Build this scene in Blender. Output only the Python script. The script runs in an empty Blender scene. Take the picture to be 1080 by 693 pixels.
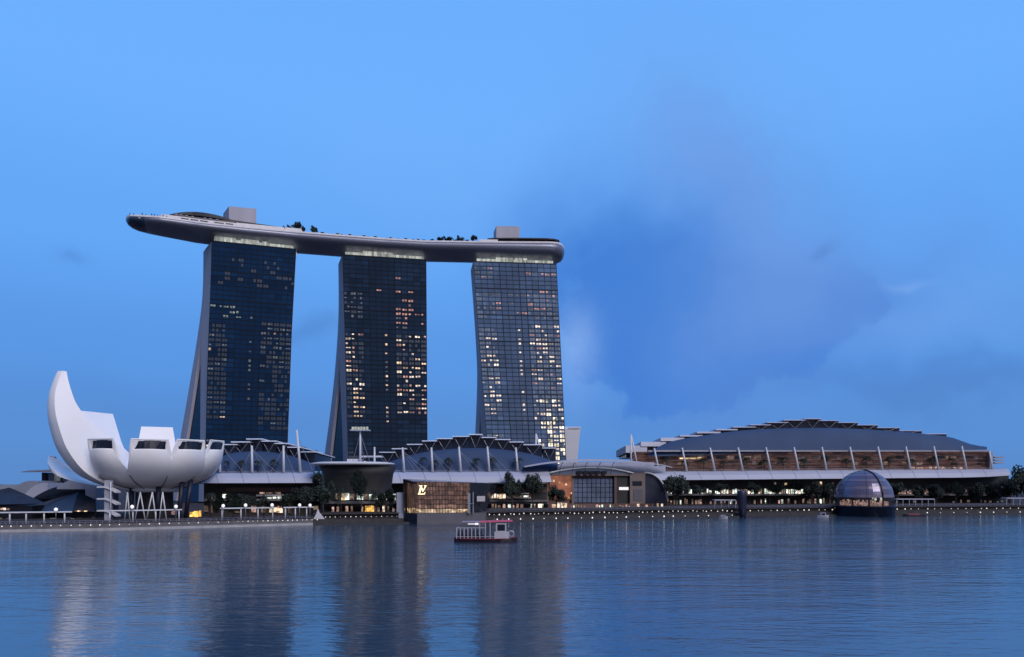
import bpy, bmesh, math, random
from mathutils import Vector
random.seed(7)
R = math.radians
S = bpy.context.scene
COL = S.collection

# ------------------------------------------------------------------ camera
F, CU, HV, CAMH = 780.0, 540.0, 510.0, 16.0      # focal length, centre column and horizon row in photo pixels; eye height in metres
cam_d = bpy.data.cameras.new("camera"); cam = bpy.data.objects.new("camera", cam_d); COL.objects.link(cam)
cam.location = (0, 0, CAMH); cam.rotation_euler = (R(90), 0, 0)
cam_d.sensor_width = 36; cam_d.lens = F / 1080 * 36; cam_d.shift_y = (HV - 346.5) / 1080
cam_d.clip_start = 1; cam_d.clip_end = 60000
S.camera = cam
S.render.resolution_x, S.render.resolution_y = 1024, 657

# ------------------------------------------------------------------ sky, sun, exposure
SUN_EL, SUN_ROT = 38.0, 146.0
SKY_STRENGTH = 0.05
W = bpy.data.worlds.new("World"); S.world = W; W.use_nodes = True
nt = W.node_tree; nt.nodes.clear()
def nd(tree, t, **kw):
    n = tree.nodes.new(t)
    for k, v in kw.items(): setattr(n, k, v)
    return n
def mth(op, a, b=None, c=None, clamp=False):
    n = nd(nt, 'ShaderNodeMath', operation=op); n.use_clamp = clamp
    for i, x in enumerate((a, b, c)):
        if x is None: continue
        if isinstance(x, (int, float)): n.inputs[i].default_value = x
        else: nt.links.new(x, n.inputs[i])
    return n.outputs[0]
def cmix(fac, a, b):
    n = nd(nt, 'ShaderNodeMix', data_type='RGBA')
    if isinstance(fac, (int, float)): n.inputs[0].default_value = fac
    else: nt.links.new(fac, n.inputs[0])
    for i, x in ((6, a), (7, b)):
        if isinstance(x, tuple): n.inputs[i].default_value = (*x, 1)
        else: nt.links.new(x, n.inputs[i])
    return n.outputs[2]
def lin(c):
    return tuple(((x / 255) / 12.92 if x / 255 <= .04045 else ((x / 255 + .055) / 1.055) ** 2.4) for x in c)
tc = nd(nt, 'ShaderNodeTexCoord'); sep = nd(nt, 'ShaderNodeSeparateXYZ'); nt.links.new(tc.outputs['Generated'], sep.inputs[0])
dx, dy, dz = sep.outputs
az = mth('ARCTAN2', dx, dy)                       # compass bearing, 0 = due +Y
el = mth('ARCSINE', dz)
sky = nd(nt, 'ShaderNodeTexSky'); sky.sky_type = 'NISHITA'; sky.sun_disc = False
sky.sun_elevation = R(SUN_EL); sky.sun_rotation = R(SUN_ROT); sky.altitude = 10; sky.air_density = 1.6; sky.dust_density = 2.5; sky.ozone_density = 3
skyc = nd(nt, 'ShaderNodeVectorMath', operation='SCALE'); nt.links.new(sky.outputs[0], skyc.inputs[0]); skyc.inputs[3].default_value = SKY_STRENGTH
skyt = cmix(.72, skyc.outputs[0], (.16, .21, .42))
# evening sky away from the sunset: darker blue low down, luminous blue higher up
ramp = nd(nt, 'ShaderNodeValToRGB'); nt.links.new(dz, ramp.inputs[0]); ramp.color_ramp.interpolation = 'EASE'
els = ramp.color_ramp.elements
stops = [(0.0, (90, 138, 202)), (.06, (90, 144, 213)), (.16, (91, 152, 229)), (.30, (101, 168, 246)), (.45, (110, 176, 253)), (.60, (108, 174, 253)), (1.0, (90, 150, 235))]
els[0].position, els[0].color = stops[0][0], (*lin(stops[0][1]), 1)
els[1].position, els[1].color = stops[-1][0], (*lin(stops[-1][1]), 1)
for p, c in stops[1:-1]:
    e = els.new(p); e.color = (*lin(c), 1)
# clouds: drifting vapour given by bearing and height
cv = nd(nt, 'ShaderNodeCombineXYZ'); nt.links.new(az, cv.inputs[0]); nt.links.new(el, cv.inputs[1])
def noise(scale, detail=5, rough=.55, off=0):
    m = nd(nt, 'ShaderNodeMapping'); nt.links.new(cv.outputs[0], m.inputs[0]); m.inputs[1].default_value = (off, off * .7, off * .3)
    n = nd(nt, 'ShaderNodeTexNoise'); nt.links.new(m.outputs[0], n.inputs[0])
    n.inputs['Scale'].default_value = scale; n.inputs['Detail'].default_value = detail; n.inputs['Roughness'].default_value = rough
    return n.outputs[0]
nz1, nz2, nz3 = noise(5, 4, .5), noise(5, 4, .5, 3.1), noise(16, 6, .6, 1.7)
nz4 = noise(45, 4, .6, 5.2)
def warp(base, n, amp): return mth('ADD', base, mth('MULTIPLY', mth('SUBTRACT', n, .5), amp))
azw, elw = warp(warp(az, nz1, .22), nz3, .06), warp(warp(el, nz2, .18), nz3, .05)
azs, els_ = warp(az, nz4, .02), warp(el, nz3, .035)
def ang(u, v): return math.atan((u - CU) / F), math.atan((HV - v) / math.hypot(F, u - CU))
def blob(u, v, ru, rv, rot=0, amp=1, A=None, E=None):
    a0, e0 = ang(u, v); A = A or azw; E = E or elw
    da, de = mth('SUBTRACT', A, a0), mth('SUBTRACT', E, e0)
    c, s = math.cos(R(rot)), math.sin(R(rot))
    p = mth('ADD', mth('MULTIPLY', da, c), mth('MULTIPLY', de, s)); q = mth('SUBTRACT', mth('MULTIPLY', de, c), mth('MULTIPLY', da, s))
    p = mth('DIVIDE', p, ru / F); q = mth('DIVIDE', q, rv / F)
    r2 = mth('ADD', mth('MULTIPLY', p, p), mth('MULTIPLY', q, q))
    return mth('MULTIPLY', mth('EXPONENT', mth('MULTIPLY', r2, -1)), amp)
def total(items):
    o = items[0]
    for i in items[1:]: o = mth('ADD', o, i)
    return o
dark = total([blob(700, 285, 125, 85, 0, .85), blob(618, 258, 75, 60, 0, .6), blob(820, 322, 125, 52, 4, .75), blob(750, 400, 120, 55, 0, .5), blob(665, 370, 50, 60, 0, .5)])
mr2 = nd(nt, 'ShaderNodeMapRange', interpolation_type='SMOOTHSTEP')
nt.links.new(warp(warp(dark, nz3, .35), nz4, .22), mr2.inputs[0]); mr2.inputs[1].default_value, mr2.inputs[2].default_value, mr2.inputs[3].default_value, mr2.inputs[4].default_value = .34, .50, 0, 1
mr3 = nd(nt, 'ShaderNodeMapRange', interpolation_type='SMOOTHSTEP'); nt.links.new(el, mr3.inputs[0])
mr3.inputs[1].default_value, mr3.inputs[2].default_value, mr3.inputs[3].default_value, mr3.inputs[4].default_value = .20, .30, 1, 0
edge_ = mth('MULTIPLY', mth('MULTIPLY', mr2.outputs[0], mr3.outputs[0]), .42)
dark = mth('MINIMUM', mth('ADD', mth('MULTIPLY', dark, mth('ADD', .52, mth('MULTIPLY', nz3, .5))), edge_), .9)
mauve = mth('MINIMUM', total([blob(735, 140, 70, 90, 30, .38), blob(800, 212, 105, 62, -30, .45), blob(830, 300, 120, 55, 0, .5), blob(770, 355, 80, 45, 0, .3), blob(760, 425, 95, 45, 0, .25)]), .7)
glow = total([blob(610, 360, 22, 34, 0, .44, azs, els_), blob(600, 405, 30, 45, 0, .16), blob(955, 301, 17, 4, 0, .25, azs, els_), blob(985, 345, 95, 30, 0, .16), blob(480, 190, 160, 60, 0, .1)])
low = total([blob(1000, 415, 160, 20, 0, .35), blob(330, 345, 26, 12, 0, .3), blob(76, 271, 12, 7, 0, .28, azs, els_), blob(868, 264, 12, 5, 30, .3, azs, els_), blob(180, 440, 200, 30, 0, .12)])
front = cmix(dark, ramp.outputs[0], lin((60, 122, 210)))
front = cmix(mauve, front, lin((112, 155, 225)))
front = cmix(mth('MINIMUM', low, .8), front, lin((72, 112, 180)))
front = cmix(mth('MINIMUM', glow, .8), front, lin((150, 188, 246)))
# the sunset half of the sky (behind the camera) is the physical sky
mr = nd(nt, 'ShaderNodeMapRange', interpolation_type='SMOOTHSTEP'); nt.links.new(dy, mr.inputs[0])
mr.inputs[1].default_value, mr.inputs[2].default_value, mr.inputs[3].default_value, mr.inputs[4].default_value = .25, -.5, 0.0, 1.0
full = cmix(mr.outputs[0], front, skyt)
bg = nd(nt, 'ShaderNodeBackground'); nt.links.new(full, bg.inputs[0]); bg.inputs[1].default_value = 1.0
wo = nd(nt, 'ShaderNodeOutputWorld'); nt.links.new(bg.outputs[0], wo.inputs[0])

sd = bpy.data.lights.new("sun", 'SUN'); sd.energy = 1.9; sd.angle = R(30); sd.color = (1, .94, .96)
sun = bpy.data.objects.new("sun", sd); COL.objects.link(sun)
sun.rotation_euler = Vector((-math.sin(R(180 - SUN_ROT)) * math.cos(R(SUN_EL)), math.cos(R(180 - SUN_ROT)) * math.cos(R(SUN_EL)), -math.sin(R(SUN_EL)))).to_track_quat('-Z', 'Y').to_euler()
S.view_settings.view_transform = 'Standard'; S.view_settings.look = 'None'; S.view_settings.gamma = 1
S.view_settings.exposure = 0; S.view_settings.use_curve_mapping = False
S.cycles.use_denoising = True; S.cycles.max_bounces = 6; S.cycles.sample_clamp_indirect = 4

# ------------------------------------------------------------------ helpers
def P(u, v, Y): return Vector(((u - CU) / F * Y, Y, CAMH + (HV - v) / F * Y))
def G(u, v, z=0.0):                                # where the line of sight through a photo pixel meets height z
    Y = (CAMH - z) * F / (v - HV); return Vector(((u - CU) / F * Y, Y, z))
def ip(tab, x):
    if x <= tab[0][0]: return tab[0][1]
    for (a, b), (c, d) in zip(tab, tab[1:]):
        if x <= c: return b + (d - b) * (x - a) / (c - a)
    return tab[-1][1]
def sm(tab, x):                                    # smooth (Catmull-Rom) version
    n = len(tab)
    if x <= tab[0][0]: return tab[0][1]
    if x >= tab[-1][0]: return tab[-1][1]
    for i in range(n - 1):
        if x <= tab[i + 1][0]:
            x0, y0 = tab[i]; x1, y1 = tab[i + 1]; h = x1 - x0
            m0 = (y1 - tab[i - 1][1]) / (x1 - tab[i - 1][0]) if i > 0 else (y1 - y0) / h
            m1 = (tab[i + 2][1] - y0) / (tab[i + 2][0] - x0) if i + 2 < n else (y1 - y0) / h
            t = (x - x0) / h
            return (2*t**3 - 3*t*t + 1) * y0 + (t**3 - 2*t*t + t) * h * m0 + (-2*t**3 + 3*t*t) * y1 + (t**3 - t*t) * h * m1

class MB:
    def __init__(s): s.v, s.f, s.m, s.s = [], [], [], []
    def poly(s, pts, m=0, smooth=False):
        b = len(s.v); s.v += [Vector(p) for p in pts]; s.f.append(tuple(range(b, b + len(pts)))); s.m.append(m); s.s.append(smooth)
    def hexa(s, p, m=0):                           # eight corners: bottom ring of four, top ring of four
        b = len(s.v); s.v += [Vector(q) for q in p]
        for f in ((0,3,2,1), (4,5,6,7), (0,1,5,4), (1,2,6,5), (2,3,7,6), (3,0,4,7)):
            s.f.append(tuple(b + i for i in f)); s.m.append(m); s.s.append(False)
    def box(s, x0, x1, y0, y1, z0, z1, m=0):
        s.hexa([(x0,y0,z0),(x1,y0,z0),(x1,y1,z0),(x0,y1,z0),(x0,y0,z1),(x1,y0,z1),(x1,y1,z1),(x0,y1,z1)], m)
    def pbox(s, u0, u1, v0, v1, Y, d, m=0, du=0):  # upright block whose front fills a photo rectangle at depth Y
        a, b, c, e = P(u0, v1, Y), P(u1, v1, Y), P(u1 + du, v0, Y), P(u0 + du, v0, Y); k = Vector((0, d, 0))
        s.hexa([a, b, b + k, a + k, e, c, c + k, e + k], m)
    def loft(s, rings, closed=True, caps=True, m=0, smooth=False):
        b = len(s.v); n = len(rings[0])
        for r in rings: s.v += [Vector(q) for q in r]
        for i in range(len(rings) - 1):
            for j in range(n if closed else n - 1):
                k = (j + 1) % n
                s.f.append((b+i*n+j, b+i*n+k, b+(i+1)*n+k, b+(i+1)*n+j)); s.m.append(m); s.s.append(smooth)
        if caps and closed:
            s.f.append(tuple(b + j for j in range(n))[::-1]); s.m.append(m); s.s.append(False)
            s.f.append(tuple(b + (len(rings)-1)*n + j for j in range(n))); s.m.append(m); s.s.append(False)
    def tube(s, pts, r, n=6, m=0):
        pts = [Vector(p) for p in pts]; rr = r if isinstance(r, (list, tuple)) else [r] * len(pts); rings = []
        for i, p in enumerate(pts):
            t = (pts[min(i+1, len(pts)-1)] - pts[max(i-1, 0)]).normalized()
            a = t.cross(Vector((0, 0, 1))) if abs(t.z) < .95 else t.cross(Vector((1, 0, 0)))
            a.normalize(); c = t.cross(a)
            rings.append([p + a * math.cos(2*math.pi*k/n) * rr[i] + c * math.sin(2*math.pi*k/n) * rr[i] for k in range(n)])
        s.loft(rings, True, True, m, n > 5)
    def ball(s, c, rx, ry=None, rz=None, m=0, nu=10, nv=6, z0=-1.0):
        ry = ry or rx; rz = rz or rx; c = Vector(c); rings = []
        for i in range(nv + 1):
            t = math.asin(max(-1, z0)) + (math.pi/2 - math.asin(max(-1, z0))) * i / nv
            q = max(math.cos(t), .01)
            rings.append([c + Vector((rx*q*math.cos(2*math.pi*k/nu), ry*q*math.sin(2*math.pi*k/nu), rz*math.sin(t))) for k in range(nu)])
        s.loft(rings, True, True, m, True)
    def build(s, name, mats, parent=None, loc=None, fix=True):
        o0 = Vector(parent['_o']) if parent is not None else Vector(loc or (0, 0, 0))
        me = bpy.data.meshes.new(name)
        me.from_pydata([tuple(p - o0) for p in s.v], [], s.f)
        for mt in (mats if isinstance(mats, list) else [mats]): me.materials.append(mt)
        for p, mi, sh in zip(me.polygons, s.m, s.s): p.material_index = mi; p.use_smooth = sh
        if fix:
            bm = bmesh.new(); bm.from_mesh(me); bmesh.ops.recalc_face_normals(bm, faces=bm.faces); bm.to_mesh(me); bm.free()
        o = bpy.data.objects.new(name, me); COL.objects.link(o)
        if parent is not None: o.parent = parent
        else: o.location = o0
        o['_o'] = tuple(o0)
        return o
def tag(o, label=None, cat=None, group=None, kind=None):
    if label: o['label'] = label
    if cat: o['category'] = cat
    if group: o['group'] = group
    if kind: o['kind'] = kind
    return o
def thing(name, label, cat, loc, group=None):
    o = bpy.data.objects.new(name, None); COL.objects.link(o); o.location = loc; o['_o'] = tuple(loc); o.empty_display_size = 2
    return tag(o, label, cat, group)
def copy_tree(o, parent=None, loc=None, scale=None, rz=None):
    c = o.copy(); COL.objects.link(c)
    if parent is not None: c.parent = parent
    if loc is not None: c.location = loc
    if scale is not None: c.scale = scale
    if rz is not None: c.rotation_euler = (0, 0, rz)
    for ch in o.children: copy_tree(ch, c)
    return c

# ------------------------------------------------------------------ materials
def pm(name, col, rough=.6, metal=0, var=.2, scale=.35, bump=0, spec=None, ior=None, streak=(1, 1, 1), emit=None, es=0, trans=0, alpha=1):
    m = bpy.data.materials.new(name); m.use_nodes = True; t = m.node_tree; b = t.nodes['Principled BSDF']
    tcn = t.nodes.new('ShaderNodeTexCoord'); mp = t.nodes.new('ShaderNodeMapping'); t.links.new(tcn.outputs['Object'], mp.inputs[0]); mp.inputs[3].default_value = streak
    n = t.nodes.new('ShaderNodeTexNoise'); t.links.new(mp.outputs[0], n.inputs[0]); n.inputs['Scale'].default_value = scale; n.inputs['Detail'].default_value = 6
    n.inputs['Roughness'].default_value = .6
    r = t.nodes.new('ShaderNodeValToRGB'); t.links.new(n.outputs[0], r.inputs[0])
    r.color_ramp.elements[0].position, r.color_ramp.elements[1].position = .3, .7
    r.color_ramp.elements[0].color = (*[c * (1 - var) for c in col], 1); r.color_ramp.elements[1].color = (*[min(1, c * (1 + var)) for c in col], 1)
    t.links.new(r.outputs[0], b.inputs['Base Color'])
    b.inputs['Roughness'].default_value = rough; b.inputs['Metallic'].default_value = metal
    if spec is not None: b.inputs['Specular IOR Level'].default_value = spec
    if ior: b.inputs['IOR'].default_value = ior
    if trans: b.inputs['Transmission Weight'].default_value = trans
    if alpha < 1: b.inputs['Alpha'].default_value = alpha
    if bump:
        bp = t.nodes.new('ShaderNodeBump'); t.links.new(n.outputs[0], bp.inputs['Height']); bp.inputs['Strength'].default_value = bump; bp.inputs['Distance'].default_value = .3
        t.links.new(bp.outputs[0], b.inputs['Normal'])
    if emit: b.inputs['Emission Color'].default_value = (*emit, 1); b.inputs['Emission Strength'].default_value = es
    return m
def lit(name, col, es, scale=.6, lo=.25, streak=(1, 1, 1)):          # a lit room behind glass: uneven, with dark furniture and bright fittings
    m = pm(name, tuple(c * .04 for c in col), .3, 0, .3, scale)
    t = m.node_tree; b = t.nodes['Principled BSDF']
    tcn = t.nodes.new('ShaderNodeTexCoord'); mp = t.nodes.new('ShaderNodeMapping'); t.links.new(tcn.outputs['Object'], mp.inputs[0]); mp.inputs[3].default_value = streak
    v = t.nodes.new('ShaderNodeTexVoronoi'); t.links.new(mp.outputs[0], v.inputs[0]); v.inputs['Scale'].default_value = scale
    n = t.nodes.new('ShaderNodeTexNoise'); t.links.new(mp.outputs[0], n.inputs[0]); n.inputs['Scale'].default_value = scale * 1.7; n.inputs['Detail'].default_value = 4
    a = t.nodes.new('ShaderNodeMath'); a.operation = 'MULTIPLY'; t.links.new(n.outputs[0], a.inputs[0]); t.links.new(v.outputs['Color'], a.inputs[1])
    mr = t.nodes.new('ShaderNodeMapRange'); t.links.new(a.outputs[0], mr.inputs[0]); mr.inputs[1].default_value = .08; mr.inputs[2].default_value = .5
    mr.inputs[3].default_value = es * lo; mr.inputs[4].default_value = es * 1.5
    t.links.new(mr.outputs[0], b.inputs['Emission Strength']); b.inputs['Emission Color'].default_value = (*col, 1)
    return m
M = dict(
    white=pm('white_paint', (.62, .62, .66), .45, 0, .06, .08, .02),
    petal=pm('petal_panel', (.86, .84, .85), .5, 0, .04, .06, .03),
    canopy=pm('canopy_sheet', (.40, .41, .50), .5, .0, .08, .05, streak=(1, 1, 4)),
    concrete=pm('end_concrete', (.40, .39, .45), .7, 0, .10, .12, .05, streak=(1, 1, .1)),
    hull=pm('hull_metal', (.215, .225, .285), .42, .5, .10, .07, streak=(.2, 1, 1)),
    hulldark=pm('hull_glass', (.03, .05, .09), .15, 0, .3, .3),
    navy=pm('roof_sheet', (.026, .054, .125), .75, 0, .15, .06, streak=(1, .2, 1)),
    clerestory=pm('clerestory_glass', (.012, .02, .05), .15, 0, .3, .1),
    dark=pm('dark_wall', (.018, .017, .02), .6, 0, .4, .2),
    brown=pm('brown_stone', (.12, .072, .062), .7, 0, .25, .15, .05),
    taupe=pm('taupe_stone', (.16, .125, .12), .7, 0, .15, .1, .05),
    slab=pm('slab_concrete', (.14, .13, .14), .7, 0, .2, .2),
    pave=pm('paving', (.055, .045, .048), .9, 0, .25, .4, .1, spec=.1),
    seawall=pm('seawall_stone', (.10, .095, .10), .7, 0, .3, .5, .2),
    seawall_dark=pm('dark_seawall', (.035, .032, .036), .7, 0, .4, .4, .2),
    ledge=pm('ledge_stone', (.34, .33, .34), .7, 0, .2, .4, .1),
    skylight=pm('skylight_glass', (.010, .014, .03), .35, 0, .3, .3, spec=.3),
    black=pm('black_metal', (.012, .013, .02), .4, .3, .3, .5),
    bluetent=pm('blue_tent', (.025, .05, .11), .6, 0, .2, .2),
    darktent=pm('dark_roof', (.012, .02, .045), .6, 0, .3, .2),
    silver=pm('silver_roof', (.34, .36, .42), .4, .4, .1, .1),
    steel=pm('steel', (.34, .34, .38), .45, .5, .1, .4),
    pillar=pm('pillar_navy', (.018, .02, .045), .5, .2, .2, .3),
    leaf=pm('leaf_dark', (.007, .014, .010), .7, 0, .5, .6),
    leaf2=pm('leaf_mid', (.013, .025, .016), .7, 0, .5, .6),
    bark=pm('bark', (.05, .035, .025), .85, 0, .4, 1.5, .3),
    pink=pm('pink_roof', (.62, .09, .15), .45, 0, .1, .4),
    boat=pm('boat_hull', (.020, .010, .022), .4, 0, .3, .6),
    boatwhite=pm('boat_white', (.42, .41, .46), .4, 0, .06, .6),
    glass=pm('window_glass', (.01, .015, .025), .08, 0, .3, .4),
    dome=pm('dome_glass', (.13, .115, .18), .2, .4, .25, .12, streak=(.1, .1, 2.5)),
    plinth=pm('plinth_navy', (.010, .013, .034), .35, 0, .2, .3),
    greybase=pm('grey_base', (.10, .095, .115), .6, 0, .15, .2),
    palegrey=pm('pale_grey', (.34, .35, .42), .6, 0, .15, .25),
    deckwhite=pm('deck_white', (.74, .71, .72), .55, 0, .12, .3),
    umbrella=pm('umbrella_cloth', (.5, .47, .47), .7, 0, .1, .4),
    hallglass=lit('hall_glazing', (.84, .38, .30), .065, .4, .15, (.35, 1, 2.2)),
    skyglass=pm('sky_glass', (.16, .20, .28), .12, .5, .3, .12),
    paleglass=pm('pale_glass', (.34, .36, .46), .5, 0, .2, .1),
    archglass=pm('arch_glass', (.045, .05, .075), .2, .2, .3, .1),
    darkred=pm('dark_red', (.25, .03, .05), .5, 0, .2, .4),
    lamp=pm('lamp_glow', (.9, .9, .9), .5, emit=(1, .93, .86), es=1.05),
    globe=pm('globe_glow', (.9, .9, .9), .4, emit=(1, .9, .9), es=.55),
    strip=lit('crown_light', (.80, .84, .76), .5, .5, .4, (1, 1, .15)),
    logo=pm('logo_glow', (.9, .8, .5), .5, emit=(1, .83, .45), es=1.3),
    warm=lit('room_warm', (1, .70, .46), 1.05, .45),
    pinkroom=lit('room_pink', (1, .50, .42), .56, .5),
    paleroom=lit('room_pale', (1, .80, .64), 1.2, .45),
    dimroom=lit('room_dim', (.62, .68, .78), .15, .5),
    greenroom=lit('room_greenish', (.66, .80, .70), .34, .5),
    shopwarm=lit('shop_warm', (1, .70, .40), 1.1, .5, .1),
    shoppink=lit('shop_pink', (1, .62, .52), .55, .6, .1),
    shopcool=lit('shop_cool', (.86, .95, .84), 1.25, .6, .12),
    shopdim=lit('shop_dim', (.9, .62, .48), .22, .5, .1),
    redglow=lit('terracotta_glow', (1, .36, .20), .25, .16, .25),
    goldglow=lit('gold_glow', (1, .55, .12), 1.6, .5, .2),
    shopreflect=lit('shop_reflect_gold', (1, .88, .66), 1.5, .35, .1),  # shop light, also the golden reflections painted on the right tower
)
def glass_mat(name, col, rough=.1, ior=1.6):
    m = pm(name, col, rough, 0, .25, .05, .0, ior=ior)
    return m
FAC = {k: [glass_mat(k + '_glass_%d' % i, tuple(c * f for c in col), .12, io) for i, f in enumerate((.78, .93, 1.08, 1.35))] for k, col, io in (
    ('deep_blue', (.004, .024, .068), 1.26), ('slate', (.010, .025, .054), 1.32), ('steel_blue', (.075, .125, .22), 1.65))}  # steel_blue carries the right tower's brighter sky reflection in its base colour
FAC_M = {'deep_blue': pm('mullion_deep', (.004, .009, .020), .6, spec=.12), 'slate': pm('mullion_slate', (.005, .009, .018), .6, spec=.12), 'steel_blue': pm('mullion_steel', (.014, .022, .040), .6, spec=.15)}
CURT = {'deep_blue': pm('curtain_deep', (.018, .030, .05), .35, 0, .4, .3), 'slate': pm('curtain_slate', (.04, .052, .075), .35, 0, .4, .3), 'steel_blue': pm('curtain_steel', (.17, .21, .27), .35, 0, .4, .3)}

# ------------------------------------------------------------------ setting: water, land, promenades
def water_mat():
    m = bpy.data.materials.new('bay_water'); m.use_nodes = True; t = m.node_tree; b = t.nodes['Principled BSDF']
    b.inputs['Base Color'].default_value = (.032, .066, .105, 1); b.inputs['Roughness'].default_value = .10; b.inputs['IOR'].default_value = 2.2
    g = t.nodes.new('ShaderNodeTexCoord')
    hs = []
    for sc, st, amp, det in (((.16, .50, 1), 1.0, .50, 3), ((.36, 1.15, 1), 1.0, .34, 3), ((.03, .10, 1), 1.0, .9, 2)):
        mp = t.nodes.new('ShaderNodeMapping'); t.links.new(g.outputs['Object'], mp.inputs[0]); mp.inputs[3].default_value = sc; mp.inputs[2].default_value = (0, 0, R(8))
        n = t.nodes.new('ShaderNodeTexNoise'); t.links.new(mp.outputs[0], n.inputs[0]); n.inputs['Scale'].default_value = st; n.inputs['Detail'].default_value = det; n.inputs['Distortion'].default_value = .4
        k = t.nodes.new('ShaderNodeMath'); k.operation = 'MULTIPLY'; t.links.new(n.outputs[0], k.inputs[0]); k.inputs[1].default_value = amp; hs.append(k.outputs[0])
    a = t.nodes.new('ShaderNodeMath'); t.links.new(hs[0], a.inputs[0]); t.links.new(hs[1], a.inputs[1])
    a2 = t.nodes.new('ShaderNodeMath'); t.links.new(a.outputs[0], a2.inputs[0]); t.links.new(hs[2], a2.inputs[1])
    # gusts: patches of calmer and of rougher water
    mp = t.nodes.new('ShaderNodeMapping'); t.links.new(g.outputs['Object'], mp.inputs[0]); mp.inputs[3].default_value = (.008, .02, 1)
    n = t.nodes.new('ShaderNodeTexNoise'); t.links.new(mp.outputs[0], n.inputs[0]); n.inputs['Scale'].default_value = 1; n.inputs['Detail'].default_value = 3
    r = t.nodes.new('ShaderNodeMapRange'); t.links.new(n.outputs[0], r.inputs[0]); r.inputs[1].default_value = .35; r.inputs[2].default_value = .65; r.inputs[3].default_value = .5; r.inputs[4].default_value = 1.1
    sp_ = t.nodes.new('ShaderNodeSeparateXYZ'); t.links.new(g.outputs['Object'], sp_.inputs[0])
    yr = t.nodes.new('ShaderNodeMapRange'); t.links.new(sp_.outputs[1], yr.inputs[0]); yr.inputs[1].default_value = 70; yr.inputs[2].default_value = 240; yr.inputs[3].default_value = .42; yr.inputs[4].default_value = 1.5
    ym = t.nodes.new('ShaderNodeMath'); ym.operation = 'MULTIPLY'; t.links.new(r.outputs[0], ym.inputs[0]); t.links.new(yr.outputs[0], ym.inputs[1])
    bp = t.nodes.new('ShaderNodeBump'); t.links.new(a2.outputs[0], bp.inputs['Height']); bp.inputs['Distance'].default_value = .5
    t.links.new(ym.outputs[0], bp.inputs['Strength']); t.links.new(bp.outputs[0], b.inputs['Normal'])
    return m
w = MB(); w.poly([(-9000, -500, 0), (9000, -500, 0), (9000, 14000, 0), (-9000, 14000, 0)])
tag(w.build('water', water_mat()), 'calm blue bay water reflecting the evening sky', kind='structure')

SHORE = [(-330, 566), (-120, 563.5), (0, 561.5), (120, 559.5), (230, 556.5), (330, 553.8), (420, 552.6), (520, 551), (600, 549.5), (700, 547.4), (800, 545.6), (900, 544.0), (1000, 542.9), (1080, 542.2), (1300, 540.5), (1700, 538)]
def shore(u, back=0.0, z=0.0):
    p = G(u, ip(SHORE, u)); d = Vector((p.x, p.y, 0)).normalized()
    q = p + d * back; q.z = z; return q
us = [-330, -120, 0, 60, 120, 175, 230, 280, 330, 375, 420, 470, 520, 560, 600, 650, 700, 750, 800, 850, 900, 950, 1000, 1040, 1080, 1190, 1300, 1700]
def prof(name, rows, sel, mat_list, label):                  # a strip along the shore with cross section rows of (back, z, material)
    b = MB(); n = len(rows)
    rings = [[shore(u, bk, z) for bk, z, _ in rows] for u in sel]
    for i in range(len(rings) - 1):
        for j in range(n - 1):
            b.poly([rings[i][j], rings[i+1][j], rings[i+1][j+1], rings[i][j+1]], rows[j][2])
    return tag(b.build(name, mat_list, fix=False), label, kind='structure')
PL, PR = 2.25, 4.3                                            # promenade heights: left stretch, main boardwalk
prof('promenade', [(0, -2, 2), (0, .75, 2), (2.2, .8, 1), (2.25, PL, 0), (70, PL + .1, 0)], [u for u in us if u <= 330], [M['pave'], M['seawall'], M['ledge']], 'paved promenade with a stone seawall and low ledge')
prof('boardwalk', [(0, -2, 1), (0, .7, 1), (4.0, .72, 1), (4.05, 2.0, 0), (8.0, 2.05, 1), (8.05, PR - .5, 2), (6.2, PR - .5, 1), (6.2, PR, 0), (80, PR + .1, 0)], [u for u in us if u >= 330], [M['pave'], M['seawall_dark'], M['slab']], 'stepped waterfront boardwalk under the mall')
b = MB(); ring = [shore(u, 60, 1.9) for u in us]
for a_, c_ in zip(ring, ring[1:]):
    b.poly([a_, c_, c_ + Vector((c_.x, c_.y, 0)).normalized() * 12000, a_ + Vector((a_.x, a_.y, 0)).normalized() * 12000])
tag(b.build('ground', M['pave'], fix=False), 'flat city ground behind the waterfront', kind='structure')

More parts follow.
